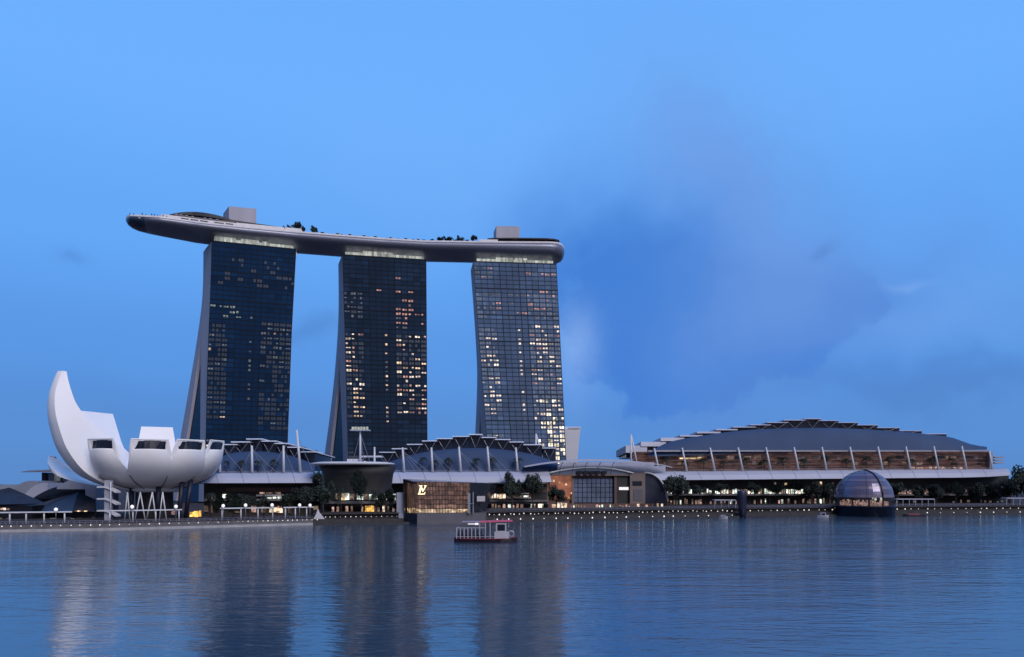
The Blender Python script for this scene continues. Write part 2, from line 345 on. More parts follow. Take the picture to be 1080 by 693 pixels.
# ------------------------------------------------------------------ hotel towers
def tower(label, uf, um, ri, ro, ur, YL, YR, pal, crown, spec, flare=6.0, seed=1):
    rnd = random.Random(seed); ZT, ZB, NF, NB = 190.0, 3.0, 54, 13
    yf = lambda z, y: y - flare * max(0, 1 - (z - ZB) / (ZT - ZB)) ** 1.6
    def edge(tab, y, z):
        v = HV - (z - CAMH) * F / y; return P(sm(tab, v), v, y)
    L = lambda z: edge(uf, yf(z, YL), z)
    Rr = lambda z: edge(ur, yf(z, YR), z)
    zn = lambda z: min(1, (z - ZB) / (ZT - ZB))
    Lb = lambda z: edge(um, yf(z, YL) + 13, z)
    Ri = lambda z: edge(ri, yf(z, YL) + 13.3 + 19 * (1 - zn(z)) ** 1.5, z)
    Ro = lambda z: edge(ro, yf(z, YL) + 25.3 + 19 * (1 - zn(z)) ** 1.5, z)
    base = (L(ZB) + Rr(ZB)) / 2
    t = thing('hotel_tower', label, 'tower', base, 'hotel towers under the sky deck')
    zs = [ZB + (ZT - ZB) * i / NF for i in range(NF + 1)]
    inn = Vector((0, .45, 0))
    fl = MB(); fl.loft([[L(z) + inn, Rr(z) + inn, Rr(z) + (Lb(z) - L(z)), Lb(z)] for z in zs[::3]])
    fl.build('front_leg', M['concrete'], t)
    rl = MB(); rl.loft([[Ri(z), Rr(z) + (Ri(z) - L(z)), Rr(z) + (Ro(z) - L(z)), Ro(z)] for z in zs[::3]])
    rl.build('rear_leg', M['concrete'], t)
    ag = MB(); rows = []
    for z in zs:
        a, c = Lb(z), Ri(z); d = (Rr(z) - L(z)).normalized() * 2.0
        rows.append([a + d, c + d])
    for i in range(len(rows) - 1): ag.poly([rows[i][0], rows[i][1], rows[i+1][1], rows[i+1][0]], 0 if i % 2 else 1)
    ag.build('atrium_glass', [FAC[pal][1], FAC[pal][2]], t, fix=False)
    nrm = lambda z: (Rr(z) - L(z)).cross(Vector((0, 0, 1))).normalized()
    def pt(c, z, out=0.0): return L(z).lerp(Rr(z), c / NB) + nrm(z) * out
    gf = MB(); litlist = []
    for j in range(NF):
        z0, z1 = zs[j], zs[j+1]; row = NF - 1 - j; tone = rnd.choice((0, 1, 1, 2, 2, 3))
        for c in range(NB):
            st = spec(c, row, rnd)
            q = [pt(c, z0), pt(c + 1, z0), pt(c + 1, z1), pt(c, z1)]
            mi = (tone if rnd.random() < .7 else rnd.choice((0, 1, 2, 3))) if 0 <= c < 4 or c > 7 else 1
            gf.poly(q, mi)
            h = z1 - z0
            if st == 'curtain':
                for k in (0, 1):
                    if rnd.random() < .8:
                        gf.poly([pt(c + .12 + .42*k, z0 + h*.22, .06), pt(c + .46 + .42*k, z0 + h*.22, .06), pt(c + .46 + .42*k, z0 + h*.82, .06), pt(c + .12 + .42*k, z0 + h*.82, .06)], 4)
            elif st: litlist.append((c, z0, h, st))
    gf.build('glass_facade', FAC[pal] + [CURT[pal]], t, fix=False)
    mg = MB()
    for j in range(0, NF + 1):
        z = zs[j]; hh = .3 if j % 6 else .62
        for c in range(0, NB):
            mg.hexa([pt(c, z - hh, -.05), pt(c + 1, z - hh, -.05), pt(c + 1, z - hh, .15), pt(c, z - hh, .15), pt(c, z + hh*.4, -.05), pt(c + 1, z + hh*.4, -.05), pt(c + 1, z + hh*.4, .15), pt(c, z + hh*.4, .15)])
    for c in range(NB + 1):
        ww = .05 if c not in (0, 4, 7, 8, NB) else .10
        for z0, z1 in zip(zs[::6], zs[6::6]):
            a, e = max(0, c - ww/2), min(NB, c + ww/2)
            mg.hexa([pt(a, z0, -.05), pt(e, z0, -.05), pt(e, z0, .22), pt(a, z0, .22), pt(a, z1, -.05), pt(e, z1, -.05), pt(e, z1, .22), pt(a, z1, .22)])
    mg.build('mullion_grid', FAC_M[pal], t)
    rnd.shuffle(litlist); order = {'warm': 0, 'paleroom': 0, 'shopreflect': 0, 'pinkroom': 1}
    litlist.sort(key=lambda k: order.get(k[3], 2))
    rest = {}
    for i, (c, z0, h, st) in enumerate(litlist):
        b = MB() if i < 99 else rest.setdefault(st, MB())
        narrow = c == 6; a0 = .3 if narrow else .12
        lo = rnd.choice((.3, .36, .44)); hi = rnd.choice((.66, .72, .8))
        if st == 'shopreflect': lo, hi = rnd.choice((.12, .2)), rnd.choice((.8, .95))
        for k in ((0,) if narrow else (0, 1)):
            if not narrow and rnd.random() < .18: continue
            ca, cb = c + a0 + (.42 * k), c + (a0 + .34 if narrow else .44 + .42 * k)
            b.poly([pt(ca, z0 + h*lo, .1), pt(cb, z0 + h*lo, .1), pt(cb, z0 + h*hi, .1), pt(ca, z0 + h*hi, .1)])
        if not b.f: continue
        if i < 99: b.build('lit_window', M[st], t, fix=False)
    if rest:
        b = MB(); ms = []
        for st, x in rest.items():
            ms.append(M[st])
            for f in x.f: b.poly([x.v[i] for i in f], len(ms) - 1)
        tag(b.build('lit_windows', ms, t, fix=False), kind='stuff')
    # lit plant crown under the sky deck
    cr = MB(); (a0, a1, hgt, blocks) = crown
    ca, cb = L(ZT).lerp(Rr(ZT), a0), L(ZT).lerp(Rr(ZT), a1); back = Vector((0, 14, 0)) + (Lb(ZT) - L(ZT)) * .2; up = Vector((0, 0, hgt)); off = Vector((0, 1.2, .05))
    ca, cb = ca + off, cb + off
    cr.hexa([ca, cb, cb + back, ca + back, ca + up, cb + up, cb + back + up, ca + back + up])
    for (s0, s1, hh) in blocks:
        p, q = ca.lerp(cb, s0) + up + Vector((0, .6, .003)), ca.lerp(cb, s1) + up + Vector((0, .6, .003)); u2 = Vector((0, 0, hh))
        cr.hexa([p, q, q + back*.8, p + back*.8, p + u2, q + u2, q + back*.8 + u2, p + back*.8 + u2])
    cr.build('roof_crown', M['strip'], t)
    rt = MB(); rt.poly([L(ZT) + Vector((0,0,.02)), Rr(ZT) + Vector((0,0,.02)), Rr(ZT) + (Ro(ZT) - L(ZT)) + Vector((0,0,.02)), Ro(ZT) + Vector((0,0,.02))])
    rt.build('roof_slab', M['slab'], t, fix=False)
    return t

def inr(x, a, b): return a <= x <= b
def spec1(c, r, rnd):
    x = rnd.random()
    if inr(r, 13, 15) and c < 5: return 'greenroom' if x < .6 else None
    if inr(r, 3, 8): return 'curtain' if x < .3 else None
    if inr(r, 16, 22) and c > 7: return 'pinkroom' if x < .08 else ('dimroom' if x < .4 else ('paleroom' if x < .42 else 'curtain'))
    if inr(r, 17, 38) and c > 7: return 'dimroom' if x < .14 else ('curtain' if x < .75 else ('warm' if x < .765 else None))
    if inr(r, 17, 36) and c < 3: return 'dimroom' if x < .14 else ('warm' if x < .155 else 'curtain')
    if inr(r, 41, 50) and c > 7: return 'dimroom' if x < .3 else ('warm' if x < .36 and c > 10 else None)
    if inr(r, 41, 46) and c < 2: return 'warm' if x < .22 else 'dimroom'
    if c == 6 and r > 14: return 'dimroom' if x < .3 else None
    return None
def spec2(c, r, rnd):
    x = rnd.random()
    if c > 7:
        if r in (4, 7): return 'pinkroom' if x < .45 and c < 11 else None
        if inr(r, 8, 10): return 'pinkroom' if c in (9, 10) and x < .7 else None
        if inr(r, 11, 15): return ('pinkroom' if x < .6 else 'dimroom') if c in (8, 9) else ('pinkroom' if x < .3 else None)
        if inr(r, 17, 21): return 'paleroom' if x < .42 else ('pinkroom' if x < .68 else 'curtain')
        if inr(r, 22, 24): return 'warm' if x < .18 else 'curtain'
        if inr(r, 25, 34): return 'paleroom' if x < .42 else ('pinkroom' if x < .7 else ('curtain' if x < .9 else None))
        if inr(r, 42, 51) and c < 12: return 'paleroom' if x < .34 else ('pinkroom' if x < .44 else 'curtain')
        return None
    if c < 3:
        if inr(r, 8, 13): return 'dimroom' if x < .6 else 'curtain'
        if inr(r, 17, 29): return 'paleroom' if x < .4 else ('pinkroom' if x < .62 else 'curtain')
        if inr(r, 30, 35): return 'warm' if x < .62 and c > 0 else 'curtain'
        if inr(r, 43, 49): return 'warm' if x < .3 else 'curtain'
        return None
    if c == 6 and inr(r, 16, 36): return 'warm' if x < .3 else ('dimroom' if x < .7 else None)
    if c in (3, 4, 5) and inr(r, 5, 14): return 'pinkroom' if x < .03 else None
    return None
def spec3(c, r, rnd):
    x = rnd.random()
    if inr(r, 1, 3) and c < 3: return 'pinkroom' if x < .4 else 'dimroom'
    if r in (2, 6, 10) and c > 7: return 'pinkroom' if x < .55 else 'dimroom'
    if inr(r, 7, 12) and c != 4: return 'dimroom' if x < .4 else ('pinkroom' if x < .48 else 'curtain' if (c < 3 or c > 7) else None)
    if c < 3:
        if inr(r, 15, 20): return 'paleroom' if x < .34 else 'curtain'
        if inr(r, 21, 34): return 'paleroom' if x < .42 else 'curtain'
        if inr(r, 39, 46): return 'paleroom' if x < .45 else 'curtain'
    if c == 6 and inr(r, 15, 36): return 'paleroom' if x < .55 else 'dimroom'
    if c > 7:
        if inr(r, 31, 38) and c > 8 and x < .62: return 'shopreflect' if x < .42 else 'paleroom'
        if inr(r, 14, 36): return 'paleroom' if x < .27 else ('pinkroom' if x < .34 else 'curtain')
        if inr(r, 36, 49) and c > 9: return 'shopreflect' if x < .85 else 'paleroom'  # golden reflections on the glass, put in as glowing panes
        if inr(r, 39, 48): return 'shopreflect' if x < .3 else 'dimroom'
        if r > 48 and c > 11: return 'shopreflect' if x < .6 else None
    if inr(r, 48, 49): return 'dimroom' if x < .6 else None
    return None
tower('dark blue glass hotel tower nearest the white flower-shaped museum, few lit windows',
      [(250, 223.4), (300, 222), (350, 220), (400, 218.3), (460, 217), (545, 215)], [(250, 219), (300, 217), (358, 212), (400, 211.5), (460, 211), (545, 209)],
      [(250, 218.7), (300, 216.8), (358, 211.8), (400, 206), (460, 197), (545, 183)], [(250, 214.6), (311, 213.6), (350, 209), (400, 201), (460, 190.5), (545, 175)],
      [(258, 312.8), (350, 307.8), (400, 306), (460, 303.7), (545, 301)], 530, 549, 'deep_blue', (.02, .95, 2.5, [(.0, .26, 1.5), (.33, .55, 1.5), (.6, .66, 1.2)]), spec1, seed=3)
tower('slate glass hotel tower in the middle, with many rosy lit windows',
      [(268, 361), (354, 363.6), (400, 365), (482, 367), (545, 368.5)], [(268, 359), (340, 359.4), (387, 358), (430, 360), (487, 362), (545, 364)],
      [(268, 358.8), (340, 359.2), (387, 357.6), (430, 353.5), (487, 347.3), (545, 340)], [(268, 356.7), (330, 357), (382, 354), (430, 349), (487, 341.2), (545, 333)],
      [(270, 449.6), (461, 450.8), (545, 451.5)], 562, 575, 'slate', (.03, .96, 2.6, [(.22, .6, 1.6)]), spec2, seed=11)
tower('steel blue hotel tower on the right, bowed, with golden reflections painted as glowing panes low down',
      [(274, 499), (330, 503), (371, 506), (458, 513), (545, 520)], [(274, 497.6), (371, 503.5), (440, 506.4), (475, 510), (545, 516)],
      [(274, 497.4), (371, 503.2), (440, 506), (475, 503.5), (545, 498)], [(274, 495.6), (354, 501.4), (395, 503.2), (440, 502), (475, 500), (545, 494)],
      [(274, 586.6), (388, 592.4), (458, 596), (545, 600)], 579, 586, 'steel_blue', (.04, .96, 2.6, [(.25, .48, 1.5), (.5, .66, 1.5)]), spec3, seed=5)

# ------------------------------------------------------------------ sky deck across the towers
ST = [(132.6, 231, 235.5, 2.0, 497), (134, 229, 238.5, 5.0, 497.5), (137, 228, 240.6, 8.5, 498), (142, 228, 242.6, 11, 500), (152, 228.5, 244.6, 13.5, 503), (168, 229.4, 247.2, 16, 507), (185, 231.6, 250, 17.5, 513), (201, 233.8, 253, 18.5, 519), (220, 236.2, 255.4, 19, 527),
      (260, 240.4, 260, 19, 538), (312, 245.2, 265, 19, 551), (364, 249.2, 269.2, 19, 560), (405, 252.4, 271.8, 19, 566), (449, 255, 274, 19, 571), (500, 255.7, 275.4, 18.5, 575), (545, 256, 276.6, 18, 578), (580, 256.2, 277.4, 17, 580), (588, 256.8, 277, 16, 580.5), (592, 258.5, 275.5, 13, 581), (594.5, 261, 272, 9, 581), (595.2, 263, 269, 5, 581)]
sk = thing('sky_deck', 'long boat-shaped roof deck laid across three hotel towers', 'roof deck', (-80, 560, 189))
def st_at(u):
    return [ip([(s[0], s[k]) for s in ST], u) + (15 if k == 4 else 0) for k in (1, 2, 3, 4)]
def deck_ring(u, vr, vb, wd, Y, n=10):
    yf_ = Y - wd; zr = CAMH + (HV - vr) / F * yf_; zb = CAMH + (HV - vb) / F * Y + 1.0
    x = (u - CU) / F; ring = []
    for i in range(n + 1):
        a = math.pi * i / n; cc, ss = math.cos(a), math.sin(a)
        yy = Y - wd * math.copysign(abs(cc) ** .8, cc); zz = zr - (zr - zb) * abs(ss) ** .75
        ring.append(Vector((x * (yf_ + (yy - yf_) * .75), yy, zz)))
    return ring
h1 = MB(); ul = sorted(set([s[0] for s in ST] + list(range(160, 580, 12))))
rings = [deck_ring(u, *st_at(u)) for u in ul]
cut = [i for i, u in enumerate(ul) if u <= 152][-1]
h1.loft(rings[cut:], True, True, 0, True)
h1.build('hull', M['hull'], sk)
h2 = MB(); h2.loft(rings[:cut + 1], True, True, 0, True); h2.build('glazed_prow', M['hulldark'], sk)
pp = MB()
for i in range(len(ul) - 1):
    a, c = rings[i][0], rings[i+1][0]; k = Vector((0, .5, 0)); u_ = Vector((0, 0, 1.1))
    pp.hexa([a, c, c + k, a + k, a + u_, c + u_, c + k + u_, a + k + u_])
pp.build('parapet', M['deckwhite'], sk)
def ondeck(u, dv, back=3.0):
    vr, vb, wd, Y = st_at(u); y = Y - wd + back; z = rings_z(u) ; return Vector(((u - CU) / F * y, y, z + dv))
def rings_z(u):
    vr, vb, wd, Y = st_at(u); return CAMH + (HV - vr) / F * (Y - wd)
def dbox(name, u0, u1, h, back, depth, mat, z0=0.05, taper=0, par=sk):
    b = MB(); n = max(1, int((u1 - u0) / 12)); 
    for i in range(n):
        a, c = u0 + (u1 - u0) * i / n, u0 + (u1 - u0) * (i + 1) / n
        p, q = ondeck(a, z0, back), ondeck(c, z0, back); k = Vector((0, depth, 0)); t1 = Vector((0, 0, h)); 
        b.hexa([p, q, q + k, p + k, p + t1, q + t1, q + k + t1, p + k + t1])
    return b.build(name, mat, par)
dbox('terrace_wall', 170, 249, 3.3, 2.0, 3, M['deckwhite'])
dbox('terrace_wall', 249, 319, 3.6, 1.6, 3, M['deckwhite'])
dbox('restaurant', 188, 247, 5.6, 5.5, 8, M['taupe'])
dbox('terrace_wall', 505, 525, 2.8, 1.5, 4, M['deckwhite'])
for a, c in ((191, 199), (201, 209), (211, 219), (226, 236), (238, 246)):
    dbox('window', a, c, 1.0, 1.7, .25, M['black'], 1.5)
lens = MB(); rr_ = []
for i in range(13):
    u = 178 + (252 - 178) * i / 12; s_ = math.sin(math.pi * i / 12); 
    c = ondeck(u, 4.6 + 2.6 * s_ ** .7, 6); k = Vector((0, 14, 0)); hh = Vector((0, 0, .4 + 2.2 * s_))
    rr_.append([c, c + k, c + k + hh, c + hh])
lens.loft(rr_); lens.build('canopy_roof', M['black'], sk)
def parasol(u, back, h=2.6, r=1.5):
    p = ondeck(u, 2.6, back); b = MB(); b.loft([[p + Vector((rr * math.cos(2*math.pi*i/10), rr * math.sin(2*math.pi*i/10), z)) for i in range(10)] for rr, z in ((r, h - .7), (r * .55, h - .25), (.05, h))]); b.tube([p, p + Vector((0, 0, h))], .06, 4); b.build('parasol', M['umbrella'], sk)
for u in (186, 191, 197, 203, 216, 222, 229): parasol(u, 3.2)
for u in (340, 356, 369, 384, 396, 412, 428, 441): parasol(u, 3.0, .6, 1.4)
long_ = MB(); rr_ = []
for i in range(9):
    u = 245 + (306 - 245) * i / 8; c = ondeck(u, 6.6 - 2.0 * i / 8, 9); k = Vector((0, 10, 0)); hh = Vector((0, 0, 1.3)); rr_.append([c, c + k, c + k + hh, c + hh])
long_.loft(rr_); long_.build('pergola_roof', M['black'], sk)
for a, c, h in ((352, 374, 1.9), (376, 400, 1.7), (424, 432, 1.6), (453, 459, 1.6)): dbox('deck_bar', a, c, h, 2.5, 3, M['black'])
club = MB(); rr_ = []
for i in range(13):
    u = 514 + (590 - 514) * i / 12; s_ = math.sin(math.pi * i / 12); c = ondeck(min(u, 591), 3.4 + .6 * s_ ** .4, 3); k = Vector((0, 22, 0)); hh = Vector((0, 0, .9)); rr_.append([c, c + k, c + k + hh, c + hh])
club.loft(rr_); club.build('club_roof', M['black'], sk)
dbox('club_wall', 520, 586, 3.3, 6, 14, M['taupe'])
for a, c in ((521, 527), (530, 536), (541, 548), (552, 560), (562, 570), (572, 578), (580, 585)): dbox('window', a, c, 1.5, 5.6, .35, M['shopdim'] if a != 541 else M['shoppink'], 1.4)
for nm, u0, u1, uf_, vt, vb in (('plant_room', 235.4, 269, 241.4, 217.5, 236), ('plant_room', 520.6, 548, 523.4, 238.3, 254)):
    b = MB(); Y = st_at(u0)[3]; y0 = Y - 4
    A, B_, C_ = P(uf_, vb, y0), P(u1 + (1.3 if u1 < 300 else 0), vb + (1.6 if u1 < 300 else 0), y0 + (5 if u1 < 300 else 1)), None
    D = P(u0, vb, y0 + 15); E = B_ + (D - A)
    zt = CAMH + (HV - vt) / F * y0
    b.hexa([A, B_, E, D] + [Vector((q.x, q.y, zt)) for q in (A, B_, E, D)])
    b.build(nm, M['concrete'], sk)
b = MB()
for u in (137, 141, 150, 154, 160, 163, 166, 172, 176): 
    p = ondeck(u, 1.0, 1.5); b.tube([p, p + Vector((0, 0, random.uniform(1.2, 2.6)))], .28)
b.build('railing', M['black'], sk)

# ------------------------------------------------------------------ trees (prototypes)
def make_tree(name, h, cr, trunk_h, nleaf, seed, dens=1.0, spread=.62):
    rnd = random.Random(seed)
    root = thing(name, 'x', 'tree', (0, 0, 0))
    tb = MB(); top = Vector((rnd.uniform(-.3, .3), rnd.uniform(-.3, .3), trunk_h + (h - trunk_h) * .55))
    tb.tube([(0, 0, -.2), (0.05, 0, trunk_h * .5), top * .75 + Vector((.1, 0, 0)), top], [cr * .06, cr * .05, cr * .035, cr * .012], 7)
    clumps = []
    for i in range(rnd.randint(13, 17)):
        a = rnd.uniform(0, 6.28); e = rnd.uniform(-.45, 1.0); rad = cr * rnd.uniform(.35, .85) * math.sqrt(max(.1, 1 - .55 * e * e))
        c = Vector((math.cos(a) * rad, math.sin(a) * rad, trunk_h + (h - trunk_h) * (.42 + .38 * e)))
        clumps.append((c, cr * rnd.uniform(.24, .45)))
        if i < 8: tb.tube([(0, 0, trunk_h * rnd.uniform(.7, 1.1)), c * .55 + Vector((0, 0, c.z * .2)), c], [cr * .03, cr * .02, cr * .006], 5)
    tb.build('trunk', M['bark'], root)
    lb = MB()
    for c, r in clumps:
        k = rnd.randint(0, 1)
        for _ in range(nleaf // len(clumps)):
            d = Vector((rnd.gauss(0, 1), rnd.gauss(0, 1), rnd.gauss(0, .8))).normalized() * r * rnd.uniform(.35, 1.12)
            q = c + d; s = cr * rnd.uniform(.045, .10)
            ax = Vector((rnd.gauss(0, 1), rnd.gauss(0, 1), rnd.gauss(0, 1))).normalized(); bx = ax.orthogonal().normalized()
            lb.poly([q - ax * s, q + bx * s * .7, q + ax * s, q - bx * s * .7], k if rnd.random() < .8 else 1 - k)
    lb.build('crown', [M['leaf'], M['leaf2']], root, fix=False)
    return root
PROTO = [make_tree('shade_tree', 10, 4.2, 2.6, 3400, s) for s in (1, 2, 3)]
used = [False] * 3
def plant(kind, u, vtop, vbot, width, Y, label, group=None):
    base = P(u, vbot, Y); hgt = (vbot - vtop) / F * Y; rad = width / F * Y / 2
    sc = (rad / 4.2, rad / 4.2, hgt / 10.0)
    if not used[kind]:
        o = PROTO[kind]; used[kind] = True; o.location = base; o.scale = sc
    else: o = copy_tree(PROTO[kind], loc=base, scale=sc, rz=random.uniform(0, 6.28))
    o['label'] = label
    if group: o['group'] = group
    elif 'group' in o: del o['group']
    return o

def make_palm(seed):
    rnd = random.Random(seed); root = thing('palm_tree', 'x', 'tree', (0, 0, 0)); b = MB()
    b.tube([(0, 0, -.2), (.1, 0, 2.5), (.25, .1, 5), (.2, .1, 7.2)], [.3, .22, .2, .18], 7); b.build('trunk', M['bark'], root)
    f = MB(); o = Vector((.2, .1, 7.2))
    for k in range(20):
        a = k * 2.4 + rnd.uniform(-.2, .2); up_ = rnd.uniform(-.35, 1.0); d = Vector((math.cos(a), math.sin(a), 0)); s_ = Vector((-d.y, d.x, 0)); L_ = rnd.uniform(3.0, 4.4); pts = []
        for i in range(9):
            t = i / 8; pts.append(o + d * L_ * t * (.95 - .2 * max(up_, 0)) + Vector((0, 0, L_ * (up_ * .75 * t - .75 * t * t))))
        for i in range(8):
            for sd in (-1, 1):                                  # leaflets hang in pairs along the rib
                p, q = pts[i], pts[i+1]; wl = .75 * math.sin(math.pi * min(.97, (i + 1) / 9.0)) + .12
                f.poly([p, p.lerp(q, .62), p.lerp(q, .95) + s_ * sd * wl + Vector((0, 0, -.45 * wl)), p.lerp(q, .6) + s_ * sd * wl + Vector((0, 0, -.42 * wl))], rnd.randint(0, 1))
    f.build('crown', [M['leaf'], M['leaf2']], root, fix=False); return root
PALM = [make_palm(5), make_palm(8)]; pused = [False, False]
def plant_palm(kind, u, vtop, vbot, width, Y, label, group=None):
    base = P(u, vbot, Y); sc = (width / F * Y / 8, width / F * Y / 8, (vbot - vtop) / F * Y / 9.0)
    if not pused[kind]: o = PALM[kind]; pused[kind] = True; o.location = base; o.scale = sc
    else: o = copy_tree(PALM[kind], loc=base, scale=sc, rz=random.uniform(0, 6.28))
    o['label'] = label
    if group: o['group'] = group
    elif 'group' in o: del o['group']
    return o

# ------------------------------------------------------------------ flower-shaped museum
AX = P(163, 510, 300); AX.z = 0
toC = Vector((-AX.x, -AX.y, 0)).normalized(); lat = Vector((-toC.y, toC.x, 0))
if lat.x < 0: lat = -lat
def rad(phi): return toC * math.cos(R(phi)) + lat * math.sin(R(phi))
mus = thing('lotus_museum', 'white flower-shaped museum with one tall curved petal', 'museum', (AX.x, AX.y, PL))
def bowl(R_, Z_, z0=13.5, r0=4.0, n=12):
    out = []
    for i in range(n + 1):
        a = math.pi / 2 * i / n * .98; out.append((r0 + (R_ - r0) * math.sin(a) ** .95, z0 + (Z_ - z0) * (1 - math.cos(a)) ** .9))
    return out
def petal(phi, outer, thick, tipw, ang_=18.0, wstart=.6, win=True, wmat='skylight', inner=None):
    b = MB(); n = len(outer); rings = []; d = rad(phi); s = Vector((-d.y, d.x, 0)); NS = 6
    for i, (r, z) in enumerate(outer):
        t = i / (n - 1)
        wfull = r * math.tan(R(ang_))
        hw = wfull if t < wstart else wfull + (tipw - wfull) * ((t - wstart) / (1 - wstart)) ** 1.1
        # inner line: perpendicular to the profile
        p, q = outer[max(i-1, 0)], outer[min(i+1, n-1)]; tr, tz = q[0] - p[0], q[1] - p[1]; l = math.hypot(tr, tz); nr, nz_ = -tz / l, tr / l
        th = thick(t) if callable(thick) else thick * (.15 + .85 * t)
        if inner: ir, iz = inner[i]
        else:
            f_ = t ** 2; ir, iz = r + (nr * (1 - f_) - .22 * f_) * th, z + (nz_ * (1 - f_) + f_) * th
        ring = []
        for k in range(NS + 1):
            w = hw * (2 * k / NS - 1); rr = math.sqrt(max(r * r - w * w, 0.01)) if r > hw else r * .8
            rr -= 1.25 * (w / hw) ** 2 * min(1, t * 3)
            ring.append(AX + d * rr + s * w + Vector((0, 0, z)))
        hwi = hw * (.7 + .44 * t ** 2) if not inner else hw * (.7 + .2 * t)
        for k in (1, -1):
            w = hwi * k; ring.append(AX + d * ir + s * w + Vector((0, 0, iz)))
        rings.append(ring)
    b.loft([r_[:NS + 1] for r_ in rings], False, False, 0, True)
    for i in range(n - 1):
        A, B_ = rings[i], rings[i+1]
        for j, k in ((NS, NS + 1), (NS + 1, NS + 2), (NS + 2, 0)): b.poly([A[j], A[k], B_[k], B_[j]], 0, False)
    T = rings[-1]
    Oa = T[:NS + 1]; Ia = [T[NS + 2].lerp(T[NS + 1], j / NS) for j in range(NS + 1)]
    if not win:
        for j in range(NS): b.poly([Oa[j], Oa[j+1], Ia[j+1], Ia[j]], 0)
        b.build('petal', M['petal'], mus); return
    # skylight set back inside the cut tip, framed by the petal skin
    c = (sum(Oa, Vector()) + sum(Ia, Vector())) / (2 * NS + 2); e0 = (Oa[-1] - Oa[0]).normalized(); upv = (Ia[NS//2] - Oa[NS//2]).normalized()
    nrm_ = e0.cross(upv).normalized()
    if nrm_.dot(d) < 0: nrm_ = -nrm_
    Hh = (Ia[NS//2] - Oa[NS//2]).length; Wd = (Oa[-1] - Oa[0]).length
    sh = lambda q, kx, ky: c + e0 * ((q - c).dot(e0) * kx) + upv * ((q - c).dot(upv) * ky) + nrm_ * (q - c).dot(nrm_)
    loop = Oa + Ia[::-1]; inn = [sh(q, .92, .82) for q in loop]; rec = [q - nrm_ * .3 for q in inn]
    for k in range(len(loop)):
        m_ = (k + 1) % len(loop); b.poly([loop[k], loop[m_], inn[m_], inn[k]], 0); b.poly([inn[k], inn[m_], rec[m_], rec[k]], 0)
    b.build('petal', M['petal'], mus)
    g = MB(); n_ = NS + 1
    for j in range(NS): g.poly([rec[j], rec[j+1], rec[2*n_-2-j], rec[2*n_-1-j]])
    g.build('skylight', M[wmat], mus, fix=False)
def resample(tab, n):
    t = [(i, q) for i, q in enumerate(tab)]
    return [(sm([(i, q[0]) for i, q in t], (len(tab) - 1) * k / n), sm([(i, q[1]) for i, q in t], (len(tab) - 1) * k / n)) for k in range(n + 1)]
std = bowl(30.5, 28.8)
petal(-40, bowl(29.0, 29.0, n=28), 4.2, 5.0, wstart=.5); petal(-3, bowl(30.5, 28.8, n=28), 4.2, 5.5, wstart=.5); petal(25, bowl(30.5, 29, n=28), 4.2, 4.8, wstart=.5); petal(52, bowl(29.5, 29.5, n=28), 4.2, 4.2, wstart=.5)
A_out = [(4, 13.5), (11, 13.6), (17, 14.6), (24.5, 17.8), (29.5, 21.8), (34, 29), (36.3, 37), (37.1, 43), (36.9, 48.5), (35.7, 53.5), (34.0, 58.3)]
A_in = [(2, 15.5), (4, 19), (7, 24), (11, 28.5), (16.4, 33.2), (22, 37.6), (26, 42), (28.7, 46.6), (30.0, 51), (30.8, 54.9), (31.2, 58.3)]
petal(-76, resample(A_out, 40), 1, 1.9, 15, .3, win=False, inner=resample(A_in, 40))
petal(-110, bowl(40, 24, r0=4), 3.4, 2.4)
petal(-136, [(4, 13.5), (13, 15.5), (20, 20), (26, 26.5), (30, 34), (33, 42)], lambda t: 1 + 3 * t, 7.5, win=False)
petal(178, [(4, 13.5), (14, 15), (21, 20), (26, 25.5), (29, 31), (30, 37)], lambda t: 1 + 3 * t, 5.5, win=False)
petal(137, bowl(26, 26), 4, 4.5); petal(98, bowl(25.5, 26), 3.5, 4.0)
for mid in (-57, -21.5, 11, 38.5, 66):
    pr = bowl(30.2, 29, n=28)[3:16]; b = MB(); b.tube([AX + rad(mid) * (r_ - .62) + Vector((0, 0, z - .12)) for r_, z in pr], .15, 5); b.build('seam', M['black'], mus)
dsk = MB(); dsk.loft([[AX + rad(a) * r + Vector((0, 0, z)) for a in range(0, 360, 20)] for r, z in ((5, 12.3), (9.5, 12.6), (11, 13.6), (5, 15.5))], True, True, 0, True)
dsk.build('belly', M['petal'], mus)
for (u, vt, ub, vb, Y) in ((139, 510, 138.5, 548, 291), (167.5, 508, 166, 547, 289), (192, 508, 188.5, 548, 290), (201.5, 506, 195.5, 548, 292)):
    c = MB(); p = P(u, vt, Y); q = P(ub, vb, Y); q.z = PL
    c.tube([q, p], [.75, .95], 10); c.build('column', M['pillar'], mus)
for a_, l_, r_ in ((148, 142.5, 153), (160.7, 154.5, 164.5), (171.6, 168, 175.5), (134.5, 131.5, 137)):
    for e_ in (l_, r_):
        c = MB(); q = P(e_, 541, 283); q.z = PL; c.tube([q, P(a_, 519, 283)], .24, 6); c.build('strut', M['white'], mus)
c = MB(); c.loft([[AX + rad(a) * 7 + Vector((0, 0, z)) for a in range(0, 360, 24)] for z in (PL, 13)], True, True); c.build('core_wall', M['dark'], mus)
c = MB(); p0, p1 = P(110, 544, 276), P(115.5, 506.5, 276); c.box(p0.x, p1.x, 276, 278.5, PL, p1.z); c.build('stair_shaft', M['palegrey'], mus)
for v_ in (514.5, 527, 539.5):
    c = MB(); a_ = P(103, v_, 275.4)
    pts = [P(102 + 20 * i / 8, v_ + 5.5 * (max(0, i - 3) / 5) ** 1.4, 275.2) for i in range(9)]
    c.loft([[p, p + Vector((0, 3.6, 0)), p + Vector((0, 3.6, .55)), p + Vector((0, 0, .55))] for p in pts]); c.build('stair_landing', M['white'], mus)
